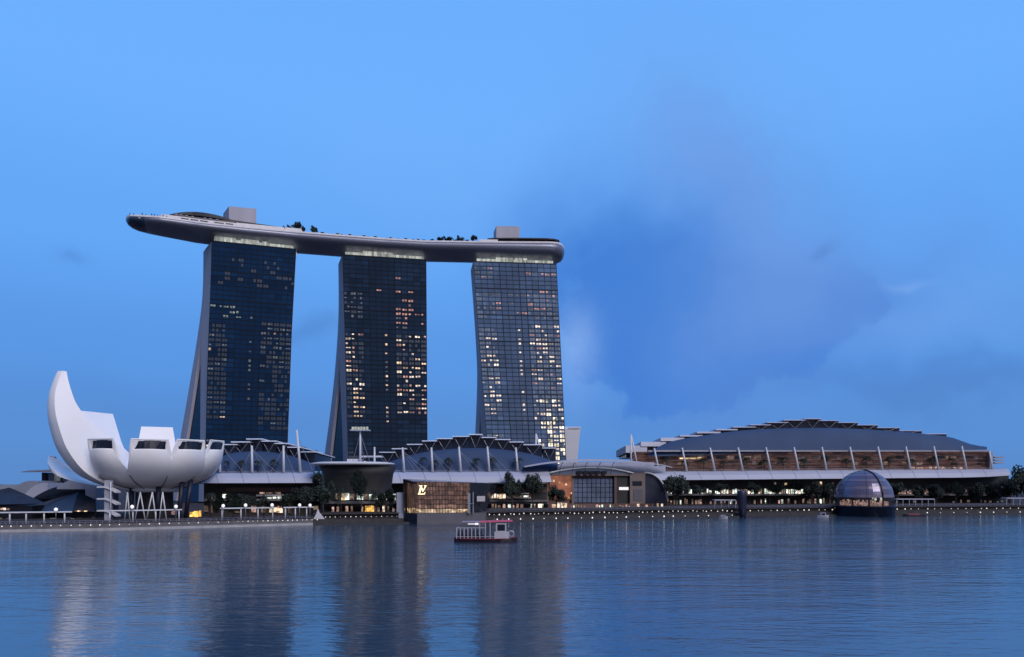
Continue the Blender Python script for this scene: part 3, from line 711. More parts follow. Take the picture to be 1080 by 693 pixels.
c = MB(); c.tube([P(116.8, 508, 274.5), P(116.8, 545, 274.5)], .22); c.build('column', M['white'], mus)

# ------------------------------------------------------------------ mall blocks with stepped roofs
def strip_windows(root, name, rows, seed, cap=95):
    rnd = random.Random(seed); n = 0
    for (u0, u1, v0, v1, Yf, mats, wmin, wmax, gmin, gmax, prob) in rows:
        u = u0
        while u < u1 and n < cap:
            w_ = rnd.uniform(wmin, wmax)
            if rnd.random() < prob:
                Y = Yf(u) if callable(Yf) else Yf; e = (v1 - v0) * rnd.uniform(0, .35); bb = (v1 - v0) * rnd.uniform(0, .12)
                b = MB(); b.pbox(u, min(u + w_, u1), v0 + e, v1 - bb, Y, .25); b.build(name, M[rnd.choice(mats)], root); n += 1
            u += w_ + rnd.uniform(gmin, gmax)
def block(label, u0, u1, Yf, fins, sheet, low, can, masts, fascia, stays, walls, seed, truss_range, raked=0, glaz='clerestory', rootname='mall_building', fback=22):
    um_ = (u0 + u1) / 2; base = P(um_, 510, Yf(um_)); base.z = PR
    t = thing(rootname, label, 'building', base)
    # arched sheet
    b = MB(); rows = []
    NU = 40; ua, ub = sheet[0][0], sheet[-1][0]
    for i in range(NU + 1):
        u = ua + (ub - ua) * i / NU; vt, vl = sm(sheet, u), ip(low, u); y = Yf(u); col = []
        for k in range(6):
            s_ = k / 5; v = vl + (vt - vl) * math.sin(s_ * math.pi / 2); col.append(P(u, v + (2.2 if k == 0 else 0), y + 9 + 9 * s_))
        rows.append(col)
    b.loft(rows, False, False, 0, True); b.build('arched_roof', M['navy'], t, fix=False)
    # stepped roof plates and the glazing beneath each
    for (a, c, v, th) in fins:
        y0, y1 = Yf(a) + fback, Yf(c) + fback; f_ = MB(); vb = v + th
        A, B_ = P(a, vb, y0 - 3), P(c, vb, y1 - 3); k = Vector((0, 38, -1.2)); A1, B1 = P(a, v, y0 - 2.2), P(c, v, y1 - 2.2)
        f_.hexa([A, B_, B_ + k, A + k, A1, B1, B1 + k, A1 + k]); f_.build('roof_plate', M[fascia], t)
        g = MB(); vlo = max(ip(sheet, a), ip(sheet, c)) + 6
        g.pbox(a + .6, c - .2, vb + .15, max(vlo, vb + 2), (y0 + y1) / 2 + 1.5, 30); g.build('clerestory', M['clerestory'], t)
        if truss_range[0] <= a <= truss_range[1]:
            tr = MB(); um = (a + c) / 2; y = (y0 + y1) / 2 - 1.6; vs = sm(sheet, um) + .3
            tr.tube([P(a + (c-a)*.1, vb, y), P(um, vs, y - 1), P(c - (c-a)*.1, vb, y)], .13, 5); tr.build('truss', M['steel'], t)
    # canopy of seamed panels
    (cu0, cu1, ct, cb, sl, slr) = can; b = MB(); n = max(3, int((cu1 - cu0) / 24)); 
    for i in range(n):
        a, c = cu0 + (cu1 - cu0) * i / n, cu0 + (cu1 - cu0) * (i + 1) / n
        ta, tcv = a - sl * (0 if i == 0 else 1), c - sl * (0 if i == n - 1 else 1)
        if i == n - 1: tcv = c - slr
        g_ = .16
        vt0, vt1, vb0, vb1 = ip(ct, ta), ip(ct, tcv), ip(cb, a), ip(cb, c)
        segs = []
        for s_ in (0, .35, .7, 1):
            bulge = math.sin(s_ * math.pi / 2)
            segs.append((P(a + g_ + (ta - a) * s_, vb0 + (vt0 - vb0) * bulge, Yf(a) + 9 * s_ ** 1.6), P(c - g_ + (tcv - c) * s_, vb1 + (vt1 - vb1) * bulge, Yf(c) + 9 * s_ ** 1.6)))
        for (p, q), (r_, s2) in zip(segs, segs[1:]): b.poly([p, q, s2, r_], 0, True)
        p, q = P(a, vb0, Yf(a)), P(c, vb1, Yf(c)); k = Vector((0, 14, 0)); b.poly([p + Vector((0,.3,.05)), q + Vector((0,.3,.05)), q + k, p + k], 1)
        ps, qs = segs[1]; p3, q3 = segs[3]; dd = Vector((0, .35, -.25))
        b.poly([segs[0][0] + dd, segs[0][1] + dd + Vector((.3, 0, 0)), q3 + dd + Vector((.3, 0, 0)), p3 + dd], 1)
    b.build('canopy', [M['canopy'], M['slab']], t, fix=False)
    # railing on the canopy edge
    r_ = MB(); un = [cu0 + 2 + (cu1 - cu0 - slr - 3) * i / 30 for i in range(31)]
    r_.tube([P(u, ip(ct, u) - 1.1, Yf(u) + 8.6) for u in un], .09, 5)
    for u in un[::2]: r_.tube([P(u, ip(ct, u) - 1.1, Yf(u) + 8.6), P(u, ip(ct, u) + .5, Yf(u) + 8.6)], .06, 4)
    r_.build('railing', M['steel'], t)
    for (um, vt, vb, lean) in masts:
        m_ = MB(); y = Yf(um) + 6.5; m_.tube([P(um + lean, vb, y), P(um, vt, y)], [.62, .42], 8); m_.build('mast', M['white'], t)
    for (ua_, va, ub_, vb) in stays:
        m_ = MB(); y = Yf(ua_) + 6.5; m_.tube([P(ua_, va, y), P(ub_, vb, Yf(ub_) + 7.2)], .10, 4); m_.build('stay_cable', M['steel'], t)
    # walls under the canopy and floor slabs
    for (nm, a, c, v0, v1, back, mt) in walls:
        b = MB(); n = max(1, int((c - a) / 40))
        for i in range(n):
            p, q = a + (c - a) * i / n, a + (c - a) * (i + 1) / n
            A, B_ = P(p, v1, Yf(p) + back), P(q, v1, Yf(q) + back); C_, D = P(q, v0, Yf(q) + back), P(p, v0, Yf(p) + back); k = Vector((0, 3.0 if nm != 'floor_slab' else 8, 0))
            b.hexa([A, B_, B_ + k, A + k, D, C_, C_ + k, D + k])
        b.build(nm, M[mt], t)
    return t

YL_ = lambda u: ip([(200, 305), (340, 322)], u)
bl = block('low mall block with stepped roof beside the museum, smallest of three', 215, 340, YL_,
    [(232, 250, 468.3, 1.0), (243.5, 263.5, 465.6, 1.1), (259.5, 277, 462.5, 1.0), (275.5, 291.5, 464.7, 1.0), (289.5, 304, 467.2, 1.0), (303, 318, 471.2, 1.0), (317, 332.5, 476.2, .8)],
    [(228, 486), (240, 479), (260, 476.3), (285, 476.8), (310, 481.5), (332, 490)], [(228, 498), (332, 498)],
    (203, 338.5, [(200, 498.6), (340, 498)], [(200, 509.6), (340, 509.3)], 4, 9), [(231.7, 484, 498, .3), (265.6, 470, 498.5, .4), (299, 470, 498.5, .3), (313, 453.5, 498.5, 4)], 'white',
    [(265.6, 474, 254, 497), (266, 474, 290, 497), (266, 474, 280, 497), (299, 473, 310, 497), (299, 473, 286, 497), (313.5, 460, 330, 497), (237, 476, 256, 497)],
    [('wall', 215, 338, 509.9, 547, 10, 'dark'), ('floor_slab', 215, 338, 526.2, 528.2, 5, 'slab'), ('wall', 238, 338, 514.2, 518.5, 9.4, 'brown')], 4, (232, 305))
strip_windows(bl, 'shop_window', [(222, 240, 521, 526, lambda u: YL_(u) + 9.6, ['shopcool', 'shopdim'], 2, 4, 1, 2, .7), (272, 298, 523.5, 527, lambda u: YL_(u) + 9.6, ['shopcool', 'paleroom'], 2, 5, .5, 2, .6),
    (264, 296, 518.8, 521, lambda u: YL_(u) + 9.6, ['shopdim', 'shoppink'], 4, 8, 1, 3, .8), (318, 338, 523, 526.5, lambda u: YL_(u) + 9.6, ['shopcool', 'shopdim'], 2, 4, 1, 3, .8),
    (200, 212, 538, 545.5, 285, ['goldglow'], 4, 6, .4, .8, 1), (168, 184, 538.5, 543, 300, ['shoppink', 'shopwarm'], 2, 5, .3, 1, .9),
    (215, 338, 532, 541, lambda u: YL_(u) + 9.6, ['shopdim', 'shopdim', 'shoppink', 'shopwarm'], 2, 6, 2, 6, .6), (284, 298, 534.5, 541, lambda u: YL_(u) + 9.3, ['shopwarm', 'paleroom'], 4, 6, .3, .6, 1)], 21)
bb = MB(); bb.pbox(270, 300, 521.6, 523.4, YL_(285) + 6, 3); bb.build('awning', M['umbrella'], bl)

YM_ = lambda u: ip([(395, 330), (600, 352)], u)
bm_ = block('middle mall block with stepped roof, behind the glass pavilion in the bay', 390, 600, YM_,
    [(400, 417, 476.6, .8), (413, 429, 472.8, .9), (429, 445.5, 468.2, .9), (445, 461, 464.6, .9), (460, 477.5, 462.1, .9), (477, 495, 459.8, .9), (494.5, 508.7, 457.7, 1.0), (507.5, 523.5, 460.9, .9), (522, 538.5, 463.1, .9), (537, 552.5, 465.7, .9), (552, 572, 468.6, .9), (572, 586.5, 472.1, .8)],
    [(398, 492), (420, 484), (450, 476.5), (500, 472.5), (545, 476), (575, 483), (588, 489)], [(398, 496.5), (588, 496)],
    (397, 582, [(390, 497.6), (600, 496.6)], [(390, 509.8), (600, 508.4)], 5, 4), [(424.5, 472, 497.5, 1.8), (455, 472, 497.5, 1.2), (484, 471, 497.2, 2), (514, 471, 497, 2), (544, 472, 496.8, 2)], 'white',
    [(425, 476, 443, 496), (425, 476, 450, 496), (425.5, 478, 437, 496), (455.5, 476, 470, 496), (455.5, 476, 476, 496), (484.5, 476, 500, 496), (484.5, 476, 508, 496), (514.5, 476, 528, 496), (514.5, 476, 536, 496), (399, 480, 414, 496)],
    [('wall', 392, 577, 509.9, 542, 10, 'dark'), ('wall', 505, 576, 514, 519.5, 9.4, 'brown'), ('floor_slab', 392, 578, 527.4, 529.4, 4, 'slab'), ('wall', 505, 578, 529.6, 531.5, 5.5, 'slab')], 8, (400, 585))
strip_windows(bm_, 'shop_window', [(518, 534, 520.5, 526, lambda u: YM_(u) + 9.6, ['paleroom', 'shopwarm'], 1.8, 3.2, .4, 1, .95), (534, 560, 522, 525, lambda u: YM_(u) + 9.6, ['shopcool', 'shopdim'], 3, 7, .5, 1, .9),
    (515, 565, 530.5, 537, lambda u: YM_(u) + 9.6, ['shopdim', 'shopdim', 'shoppink', 'shopcool'], 1, 3, 1, 3, .75), (567.5, 573, 529, 537.5, lambda u: YM_(u) + 9, ['shopreflect'], 4, 5, .5, .6, 1),
    (581, 596, 529.5, 537.5, lambda u: YM_(u) + 9, ['paleroom', 'shopreflect', 'warm'], 3, 5.5, .4, .8, 1), (395, 420, 521.5, 526.5, lambda u: YM_(u) + 9.6, ['shopcool', 'paleroom'], 2, 4, .8, 2, .85)], 31)
bb = MB()
for a, c, v in ((535, 560, 524.5), (540, 558, 520.0)): bb.pbox(a, c, v, v + 1.2, YM_(550) + 5, 4)
bb.build('awning', M['umbrella'], bm_)

YE_ = lambda u: ip([(660, 392), (1070, 446)], u)
fE = [(660, 682.5, 470.0, 7.5), (676, 702.5, 466.0, 4.8), (697, 722, 461.6, 3.6), (717, 741, 458.8, 1.7), (735, 760, 455.2, 1.8), (755, 778, 452.4, 1.4), (773, 797, 449.9, 1.0), (791, 813, 447.6, .9), (809, 831.5, 445.1, .9), (827, 850, 442.6, .9), (848, 866.5, 441.2, .8), (864, 885, 443.2, .7), (883.5, 905, 445.3, .7), (904, 926, 447.9, .7), (925, 949, 450.8, .7), (948.5, 972.5, 454.0, .7), (972, 998.5, 457.2, .8)]
be = block('huge convention hall with an arched blue roof of stepped plates, on the right', 662, 1062, YE_, fE,
    [(684, 476.5), (705, 466.5), (740, 459.6), (780, 454.3), (820, 452.0), (862, 451.3), (900, 452.2), (940, 454.6), (985, 458.6), (1005, 461.8), (1024, 468.5), (1041, 471.3)], [(684, 479.3), (770, 476.8), (850, 474.6), (960, 473.4), (1041, 472.2)],
    (690, 1066, [(680, 497.2), (860, 495.5), (1066, 494.3)], [(680, 506.6), (860, 505), (1030, 503.5), (1066, 501.5)], 6, 3),
    [(690 + 29.5 * i, 472.5 - .18 * i, 496.8 - .16 * i, 4.8) for i in range(12)] + [(1043.5, 475.5, 494.8, 3)], 'canopy', [],
    [('upper_glazing', 668, 1043, 476.5, 497, 12.5, 'hallglass'), ('eave', 684, 1044, 474.8, 476.4, 7.5, 'steel'), ('wall', 690, 1064, 501.5, 541, 14, 'dark'), ('floor_slab', 690, 1066, 521.2, 522.6, 6, 'slab'), ('floor_slab', 690, 1070, 536.0, 537.0, -2, 'brown')], 12, (790, 950), rootname='convention_hall', fback=24)
strip_windows(be, 'window', [(697, 1040, 480, 484.5, lambda u: YE_(u) + 12, ['shopdim', 'black', 'brown', 'taupe'], 2, 9, .5, 4, .5), (700, 1040, 486.5, 490.5, lambda u: YE_(u) + 12, ['shopdim', 'black', 'brown', 'dark', 'taupe'], 2, 9, .5, 5, .55),
    (960, 1030, 492, 494.6, lambda u: YE_(u) + 12, ['redglow', 'shoppink'], 4, 9, .6, 1.5, .85), (716, 740, 482, 484.4, lambda u: YE_(u) + 11.6, ['shopwarm'], 5, 8, .2, .5, .9)], 41, 60)
strip_windows(be, 'shop_window', [(704, 852, 515.3, 521, lambda u: YE_(u) + 13.4, ['shopcool', 'shopcool', 'paleroom', 'shopdim'], .7, 2.6, .2, 1.2, .82), (860, 1050, 515.5, 519, lambda u: YE_(u) + 13.4, ['shopdim', 'shopcool', 'dimroom', 'paleroom'], .8, 2.2, 1.8, 5, .8),
    (945, 985, 517, 521, lambda u: YE_(u) + 13.2, ['shopwarm', 'shoppink'], 3, 6, .6, 2, .6)], 43, 99)
strip_windows(be, 'display_window', [(704, 880, 525.5, 535, lambda u: YE_(u) + 13.4, ['shopdim', 'shoppink', 'shopcool', 'shopdim', 'shopdim', 'taupe', 'greybase'], .6, 2.0, .3, 1.8, .85), (945, 1065, 526, 534, lambda u: YE_(u) + 13.4, ['shopdim', 'shopdim', 'dimroom'], 1, 3, 2, 7, .8),
    (790, 880, 508, 512, lambda u: YE_(u) + 13.6, ['shopdim', 'shopwarm'], 1, 3.5, 4, 14, .7)], 45, 99)
# upper lattice of the hall: horizontal louvre lines
b = MB()
for v in (481.5, 485.5, 489.5, 493): b.tube([P(u, v - .004 * (u - 690), YE_(u) + 11) for u in range(692, 1043, 25)], .10, 4)
b.build('louvre_rail', M['steel'], be)
b = MB()
for k in range(3): b.pbox(1049, 1059, 481.5 + 3 * k, 482.8 + 3 * k, YE_(1050) + 10, 8)
b.pbox(1044, 1047.5, 477, 494, YE_(1046) + 8, 10)
b.build('end_louvre', M['steel'], be)

# ------------------------------------------------------------------ round entrance hall between the left blocks
YO = 312
ent = thing('entrance_hall', 'dark round entrance hall under a thin white oval roof', 'building', P(380, 510, YO) * 1.0)
b = MB(); top, bot, mid = [], [], []
c0 = P(372, 489.5, YO + 8); rx = 45 / F * YO
def oval(k, z, sx=1.0, sy=1.0): 
    return [Vector((c0.x + rx * sx * math.cos(2*math.pi*i/36), c0.y + 12 * sy * math.sin(2*math.pi*i/36), z + .0 * i)) for i in range(36)]
b.loft([oval(0, c0.z - .6, .93, .93), oval(0, c0.z - .1, 1, 1), oval(0, c0.z + .35, 1, 1), oval(0, c0.z + .85, .8, .8), oval(0, c0.z + 1.0, .3, .3)], True, True, 0, True)
b.build('roof', M['white'], ent)
b = MB(); zb = PR
b.loft([[Vector((c0.x + (5 / F * YO) + r_ / F * YO * math.cos(2*math.pi*i/36), c0.y + 2 + ry * math.sin(2*math.pi*i/36), z)) for i in range(36)] for r_, ry, z in ((38, 9, zb), (38, 9, P(0, 526, YO).z), (36, 9, P(0, 515, YO).z), (38, 10, P(0, 500, YO).z), (42, 11, c0.z - .65))], True, True, 0, True)
b.build('drum_wall', M['dark'], ent)
strip_windows(ent, 'window', [(354, 419, 520, 527.5, YO - 1.5, ['shopcool', 'shopdim', 'shopdim', 'shopcool'], 1.6, 4.5, .5, 1, .9), (340, 420, 533, 540.5, YO - 4, ['shopdim', 'shopdim', 'shoppink', 'paleroom'], 1.2, 3, 1.5, 4, .8), (385, 394, 532, 541, YO - 4.2, ['goldglow', 'shopreflect'], 3, 4, .3, .4, 1), (360, 364, 519, 527.6, YO - 1.8, ['shopwarm'], 4, 5, 2, 3, 1)], 51)
b = MB(); b.pbox(338, 421, 529.2, 531.2, YO - 8, 6); b.pbox(340, 420, 541.6, 547, YO - 10, 3, 1); b.build('floor_slab', [M['slab'], M['greybase']], ent)
# upper roof fin and the lit mast on its roof
ms = thing('light_mast', 'white floodlight mast with a lit crow nest platform', 'mast', P(380, 487, YO + 8))
b = MB(); b.tube([P(380, 487.5, YO + 8), P(380, 452, YO + 8)], [.55, .35], 8); b.build('pole', M['white'], ms)
b = MB()
for u in (371, 374, 377, 380, 383, 386): b.pbox(u, u + 1.8, 450 + .2 * (u % 2), 452.6, YO + 7, 1.2)
b.build('floodlight', M['strip'], ms)
b = MB(); b.pbox(369, 389, 453, 453.9, YO + 6, 4); b.build('platform', M['white'], ms)
for u in (384, 390, 372): 
    b = MB(); b.tube([P(380, 457, YO + 8), P(u, 487, YO + 9)], .09, 4); b.build('stay_cable', M['steel'], ms)
b = MB(); b.pbox(366, 381, 484, 487.4, YO + 9, 3); b.pbox(381, 402, 480.6, 482.2, YO + 9, 4); b.build('base', M['white'], ms)
mk = MB(); mk.tube([P(395, 496, YO + 6), P(395, 471.5, YO + 6)], [.5, .35], 8)
tag(mk.build('flag_mast', M['white'], loc=P(395, 496, YO + 6)), 'plain white mast rising through the oval roof edge', 'mast')

# ------------------------------------------------------------------ glass pavilion standing in the water
YV = G(440, 553).y
lv = thing('glass_pavilion', 'crystal glass boutique pavilion standing in the bay with a glowing monogram', 'pavilion', P(470, 553, YV))
zg = P(0, 541.5, YV).z
A0, A1, A2 = P(426.3, 553, YV + 7), P(440, 553.4, YV), P(512, 551.4, YV + 6)
def up(p, z): q = p.copy(); q.z = z; return q
k = Vector((0, 14, 0))
b = MB(); b.hexa([up(A0, -1), up(A1, -1), up(A1, -1) + k, up(A0, -1) + k, up(A0, zg), up(A1, zg), up(A1, zg) + k, up(A0, zg) + k], 1)
b.hexa([up(A1, -1) + Vector((.01,0,0)), up(A2, -1), up(A2, -1) + k, up(A1, -1) + k, up(A1, zg) + Vector((.01,0,0)), up(A2, zg), up(A2, zg) + k, up(A1, zg) + k], 0); b.build('plinth', [M['greybase'], M['plinth']], lv)
GL = pm('pavilion_glass', (.035, .028, .026), .1, 0, .2, .2, alpha=.42); GD = pm('pavilion_dark_glass', (.01, .016, .028), .1, 0, .2, .2)
T0, T1, T2, T3 = P(425.3, 505.2, YV + 7), P(436.3, 508, YV + 1), P(519, 509.6, YV + 8), P(505, 541.4, YV + 7)
B0, B1 = P(426.4, 541.4, YV + 7.2), P(439.0, 541.6, YV + .4)
b = MB(); b.poly([B0, B1, T1, T0]); b.build('side_glazing', GL, lv, fix=False)
mtx = P(496, 509, YV + 5.5); mbx = P(494.5, 541.4, YV + 5.6)
b = MB(); b.poly([B1, mbx, mtx, T1]); b.build('front_glazing', GL, lv, fix=False)
b = MB(); b.poly([mbx, T3, T2, mtx]); b.build('dark_glazing', GD, lv, fix=False)
kk = Vector((2, 16, 0))
b = MB(); b.poly([T0, T1, T2, T2 + kk, T0 + kk]); b.poly([B0 + kk, T0 + kk, T0, B0]); b.poly([T3, T3 + kk, T2 + kk, T2]); b.poly([B0 + kk, T3 + kk, T2 + kk, T0 + kk]); b.build('roof', GD, lv, fix=False)
# lit interior: back wall of shelves and a bright shop floor
def bil(a, c, d, e, s, t): return (a.lerp(c, s)).lerp(d.lerp(e, s), t)
back = Vector((.5, 5, 0))
b = MB(); NX, NZ = 18, 7; rnd = random.Random(9)
for i in range(NX):
    for j in range(NZ):
        q = [bil(B1, mbx, T1, mtx, (i + a) / NX, (j + c) / NZ) + back for a, c in ((.06, .06), (.94, .06), (.94, .94), (.06, .94))]
        b.poly(q, 0 if j < 1 else (1 if j < 2 and rnd.random() < .6 else (2 if rnd.random() < .55 else 3)))
b.build('lit_shelving', [lit('shelf_bright', (1, .72, .48), 1.260, .7, .2), lit('shelf_mid', (1, .58, .44), 0.495, .6, .4), lit('shelf_low', (1, .54, .44), 0.247, .5, .5), lit('shelf_dim', (1, .56, .46), 0.153, .5, .5)], lv, fix=False)
b = MB()
for i in range(10):
    q = [bil(B0, B1, T0, T1, a, c) + Vector((.8, 3, 0)) for a, c in ((i/10 + .01, .01), (i/10 + .09, .01), (i/10 + .09, .1 + .06 * rnd.random()), (i/10 + .01, .16))]
    b.poly(q, 0)
b.poly([bil(B0, B1, T0, T1, a, c) + Vector((.8, 3.3, 0)) for a, c in ((0, 0), (1, 0), (1, .9), (0, .9))], 1)
b.build('lit_counter', [M['shopwarm'], lit('side_dim', (1, .56, .42), .13, .4, .4)], lv, fix=False)
b = MB()
for i in range(NX + 1):
    s_ = i / NX; p, q = bil(B1, mbx, T1, mtx, s_, 0), bil(B1, mbx, T1, mtx, s_, 1); o_ = Vector((0, -.12, 0)); b.tube([p + o_, q + o_], .05, 4)
for j in range(NZ + 1):
    p, q = bil(B1, mbx, T1, mtx, 0, j / NZ), bil(B1, mbx, T1, mtx, 1, j / NZ); o_ = Vector((0, -.12, 0)); b.tube([p + o_, q + o_], .05, 4)
for i in range(6):
    s_ = i / 5; b.tube([bil(B0, B1, T0, T1, s_, 0) + Vector((-.05, -.1, 0)), bil(B0, B1, T0, T1, s_, 1) + Vector((-.05, -.1, 0))], .07, 4)
for i in range(5):
    s_ = i / 4; b.tube([bil(mbx, T3, mtx, T2, s_, 0) + o_, bil(mbx, T3, mtx, T2, s_, 1) + o_], .08, 4)
b.build('glazing_bar', pm('bronze_bar', (.06, .05, .05), .4, .5, .2, .5), lv)
b = MB(); b.pbox(493.4, 496, 520, 541.3, YV + 3.2, .5); b.pbox(498.6, 499.6, 519, 541.3, YV + 3.4, .5); b.pbox(492, 500, 531, 531.6, YV + 3, .4); b.build('frame', M['steel'], lv)
b = MB(); b.pbox(503, 511.6, 523.2, 528.8, YV + 4.5, .25); b.build('blind', M['umbrella'], lv)
# monogram: slanted L with a V across it
b = MB(); Yg = YV - .25
def stroke(pts): 
    q = [P(440.6 + x * 9.3, 521.6 - y * 9.6, Yg) for x, y in pts]; k2 = Vector((0, .3, 0)); b.loft([q, [p + k2 for p in q]])
stroke([(.24, .80), (.42, .80), (.26, .10), (.08, .10)])
stroke([(.02, .00), (.78, .00), (.86, .26), (.78, .26), (.70, .11), (.02, .11)])
stroke([(.14, 1.0), (.52, 1.0), (.52, .92), (.44, .90), (.60, .52), (.58, .30), (.52, .30), (.26, .90), (.14, .92)])
stroke([(.70, 1.0), (1.0, 1.0), (1.0, .92), (.95, .90), (.60, .30), (.54, .42), (.82, .90), (.70, .92)])
b.build('monogram', M['logo'], lv)
pw = MB(); pw.pbox(418.3, 426, 519.6, 541.4, YV + 9, 6); pw.pbox(420.4, 426.2, 541.5, 554, YV + 8, 7, 0)
tag(pw.build('pale_wall', M['palegrey'], loc=P(422, 554, YV + 9)), 'pale grey wall block beside the glass pavilion', 'wall')

# ------------------------------------------------------------------ theatre entrance under the arched canopy
YT = lambda u: ip([(556, 350), (708, 374)], u)
th = thing('theatre', 'brown stone theatre front under a long white arched canopy', 'building', P(630, 510, YT(630)))
arc = [(553, 492.0), (575, 488.2), (600, 485.6), (625, 484.6), (650, 485.1), (680, 487.6), (700, 490.2), (709, 492.6)]
b = MB(); rr_ = []
for i in range(33):
    u = 553 + (709 - 553) * i / 32; v = sm(arc, u); y = YT(u) - 2; tk = .9 + .8 * math.sin(math.pi * i / 32); p = P(u, v + tk, y); q = P(u, v, y); k = Vector((0, 9, .5))
    rr_.append([p, q, q + k, p + k])
b.loft(rr_); b.build('canopy', M['canopy'], th)
arc2 = [(578, 499.0), (590, 496.4), (605, 494.2), (622, 493.2), (640, 493.9), (655, 496), (668, 499.0)]
b = MB(); b.tube([P(u, sm(arc2, u), YT(u) + 3) for u in range(578, 669, 5)], .42, 6)
b.build('arch_rib', M['white'], th)
b = MB(); pts = [P(u, sm(arc2, u) + .8, YT(u) + 4) for u in range(580, 667, 4)]
b.poly([P(578, 500, YT(578) + 4)] + pts + [P(668, 500, YT(668) + 4)]); b.build('lunette_glass', M['skyglass'], th, fix=False)
b = MB()
for u in (590, 603, 616, 630, 644): b.tube([P(u, 500, YT(u) + 1), P(u + 2, 490, YT(u) + 1.6), P(u + 4, 487.5, YT(u) + 2)], .16, 5)
b.build('canopy_bracket', M['black'], th)
b = MB()
for u in (609, 616, 622, 628, 635): b.pbox(u, u + 5, 496.6, 500, YT(u) + 2.5, 1)
b.build('plant_box', M['black'], th)
def tw(nm, u0, u1, v0, v1, back, d, mt, du=0):
    b = MB(); a, c = P(u0, v1, YT(u0) + back), P(u1, v1, YT(u1) + back); e, f = P(u1, v0, YT(u1) + back), P(u0, v0, YT(u0) + back); k = Vector((0, d, 0))
    b.hexa([a, c, c + k, a + k, f, e, e + k, f + k]); return b.build(nm, M[mt], th)
tw('wall', 578, 668, 500, 541, 8, 14, 'brown')
tw('glowing_wall', 580, 603, 502, 527, 7.4, .4, 'redglow'); tw('glowing_wall', 562, 578, 500, 528, 8.4, .4, 'shopdim')  # the walls emit: lamplight on the terracotta is put into their material
tw('window', 605, 648, 505, 530, 6.6, .5, 'skyglass')
tw('wall', 649, 664, 500, 534, 5.5, 1, 'dark'); tw('cornice', 576, 668, 499.6, 501.8, 4, 5, 'taupe')
tw('pier', 603, 605.4, 501.9, 531, 6, 2, 'taupe'); tw('pier', 648, 650.4, 501.9, 531, 5, 2, 'brown')
tw('sign_panel', 653, 663, 513.8, 516.8, 4.9, .3, 'globe')
tw('tower_block', 664.5, 680.5, 498.5, 534, 3.5, 12, 'taupe', )
tw('dark_window', 667.4, 677, 507.5, 512, 3.1, .35, 'glass'); tw('recess_panel', 668.4, 678, 516, 528, 3.2, .28, 'greybase')
tw('ground_floor', 578, 705, 531.2, 538, 3.0, 4, 'brown')
b = MB()
for i in range(10): u = 605 + 43 * i / 9; b.tube([P(u, 505, YT(u) + 6.3), P(u, 530, YT(u) + 6.3)], .10, 4)
for v in (509.5, 514, 519, 524.5): b.tube([P(605, v, YT(605) + 6.3), P(648, v, YT(648) + 6.3)], .08, 4)
b.build('glazing_bar', M['black'], th)
strip_windows(th, 'shop_window', [(582, 598, 530, 536.8, lambda u: YT(u) + 2.4, ['paleroom', 'warm', 'shopreflect'], 3, 5, .6, 1.5, .9), (602, 664, 532, 536.6, lambda u: YT(u) + 2.6, ['shopdim', 'shoppink', 'shopdim', 'shopcool'], .8, 2.6, .8, 2.5, .8), (668, 702, 530.5, 536.8, lambda u: YT(u) + 2.6, ['shopdim', 'shoppink', 'paleroom', 'shopdim'], 1.2, 3, 2, 5, .9)], 61)
for (u, v) in ((590, 509), (597, 511), (603, 520), (584, 507), (600, 525), (582, 521)):
    b = MB(); b.ball(P(u, v, YT(u) + 6.6), .5, m=0, nu=8, nv=5); b.build('wall_light', M['shopwarm'], th)
tw('upper_glazing', 566, 702, 491.5, 499.4, 12, .4, 'paleglass'); tw('upper_glazing', 590, 690, 487.6, 491.4, 13, .4, 'paleglass')
# glass arch at its right end
b = MB(); pts = [P(680.5 + 22.5 * math.sin(t), 527 - 28.5 * math.cos(t), YT(690) + 4) for t in [math.pi/2 * i / 12 for i in range(13)]]
b.poly([P(680.5, 534, YT(690) + 4)] + pts + [P(703, 534, YT(690) + 4)]); b.build('arch_glass', M['archglass'], th, fix=False)
b = MB(); b.tube([p + Vector((0, -1, 0)) for p in [P(674, 503, YT(690) + 4), P(677.5, 500.3, YT(690) + 4)] + pts], .5, 7); b.build('arch_rib', M['white'], th)
def aframe(u, v0, v1, u2, Y, label):
    m_ = thing('twin_mast', label, 'mast', P(u, v1, Y)); b = MB(); b.tube([P(u, v1, Y), P(u, v0, Y)], [.5, .38], 8); b.build('pole', M['white'], m_)
    b = MB(); b.tube([P(u2, v1 - .5, Y + 1), P(u + .3, v0 + .4, Y + .3)], [.45, .32], 8); b.build('brace', M['white'], m_)
aframe(565.3, 457.5, 497, 575.5, 372, 'white A-shaped mast in front of the right hotel tower')
aframe(665.5, 458.5, 497.5, 673.5, 392, 'white A-shaped mast at the left end of the convention hall')

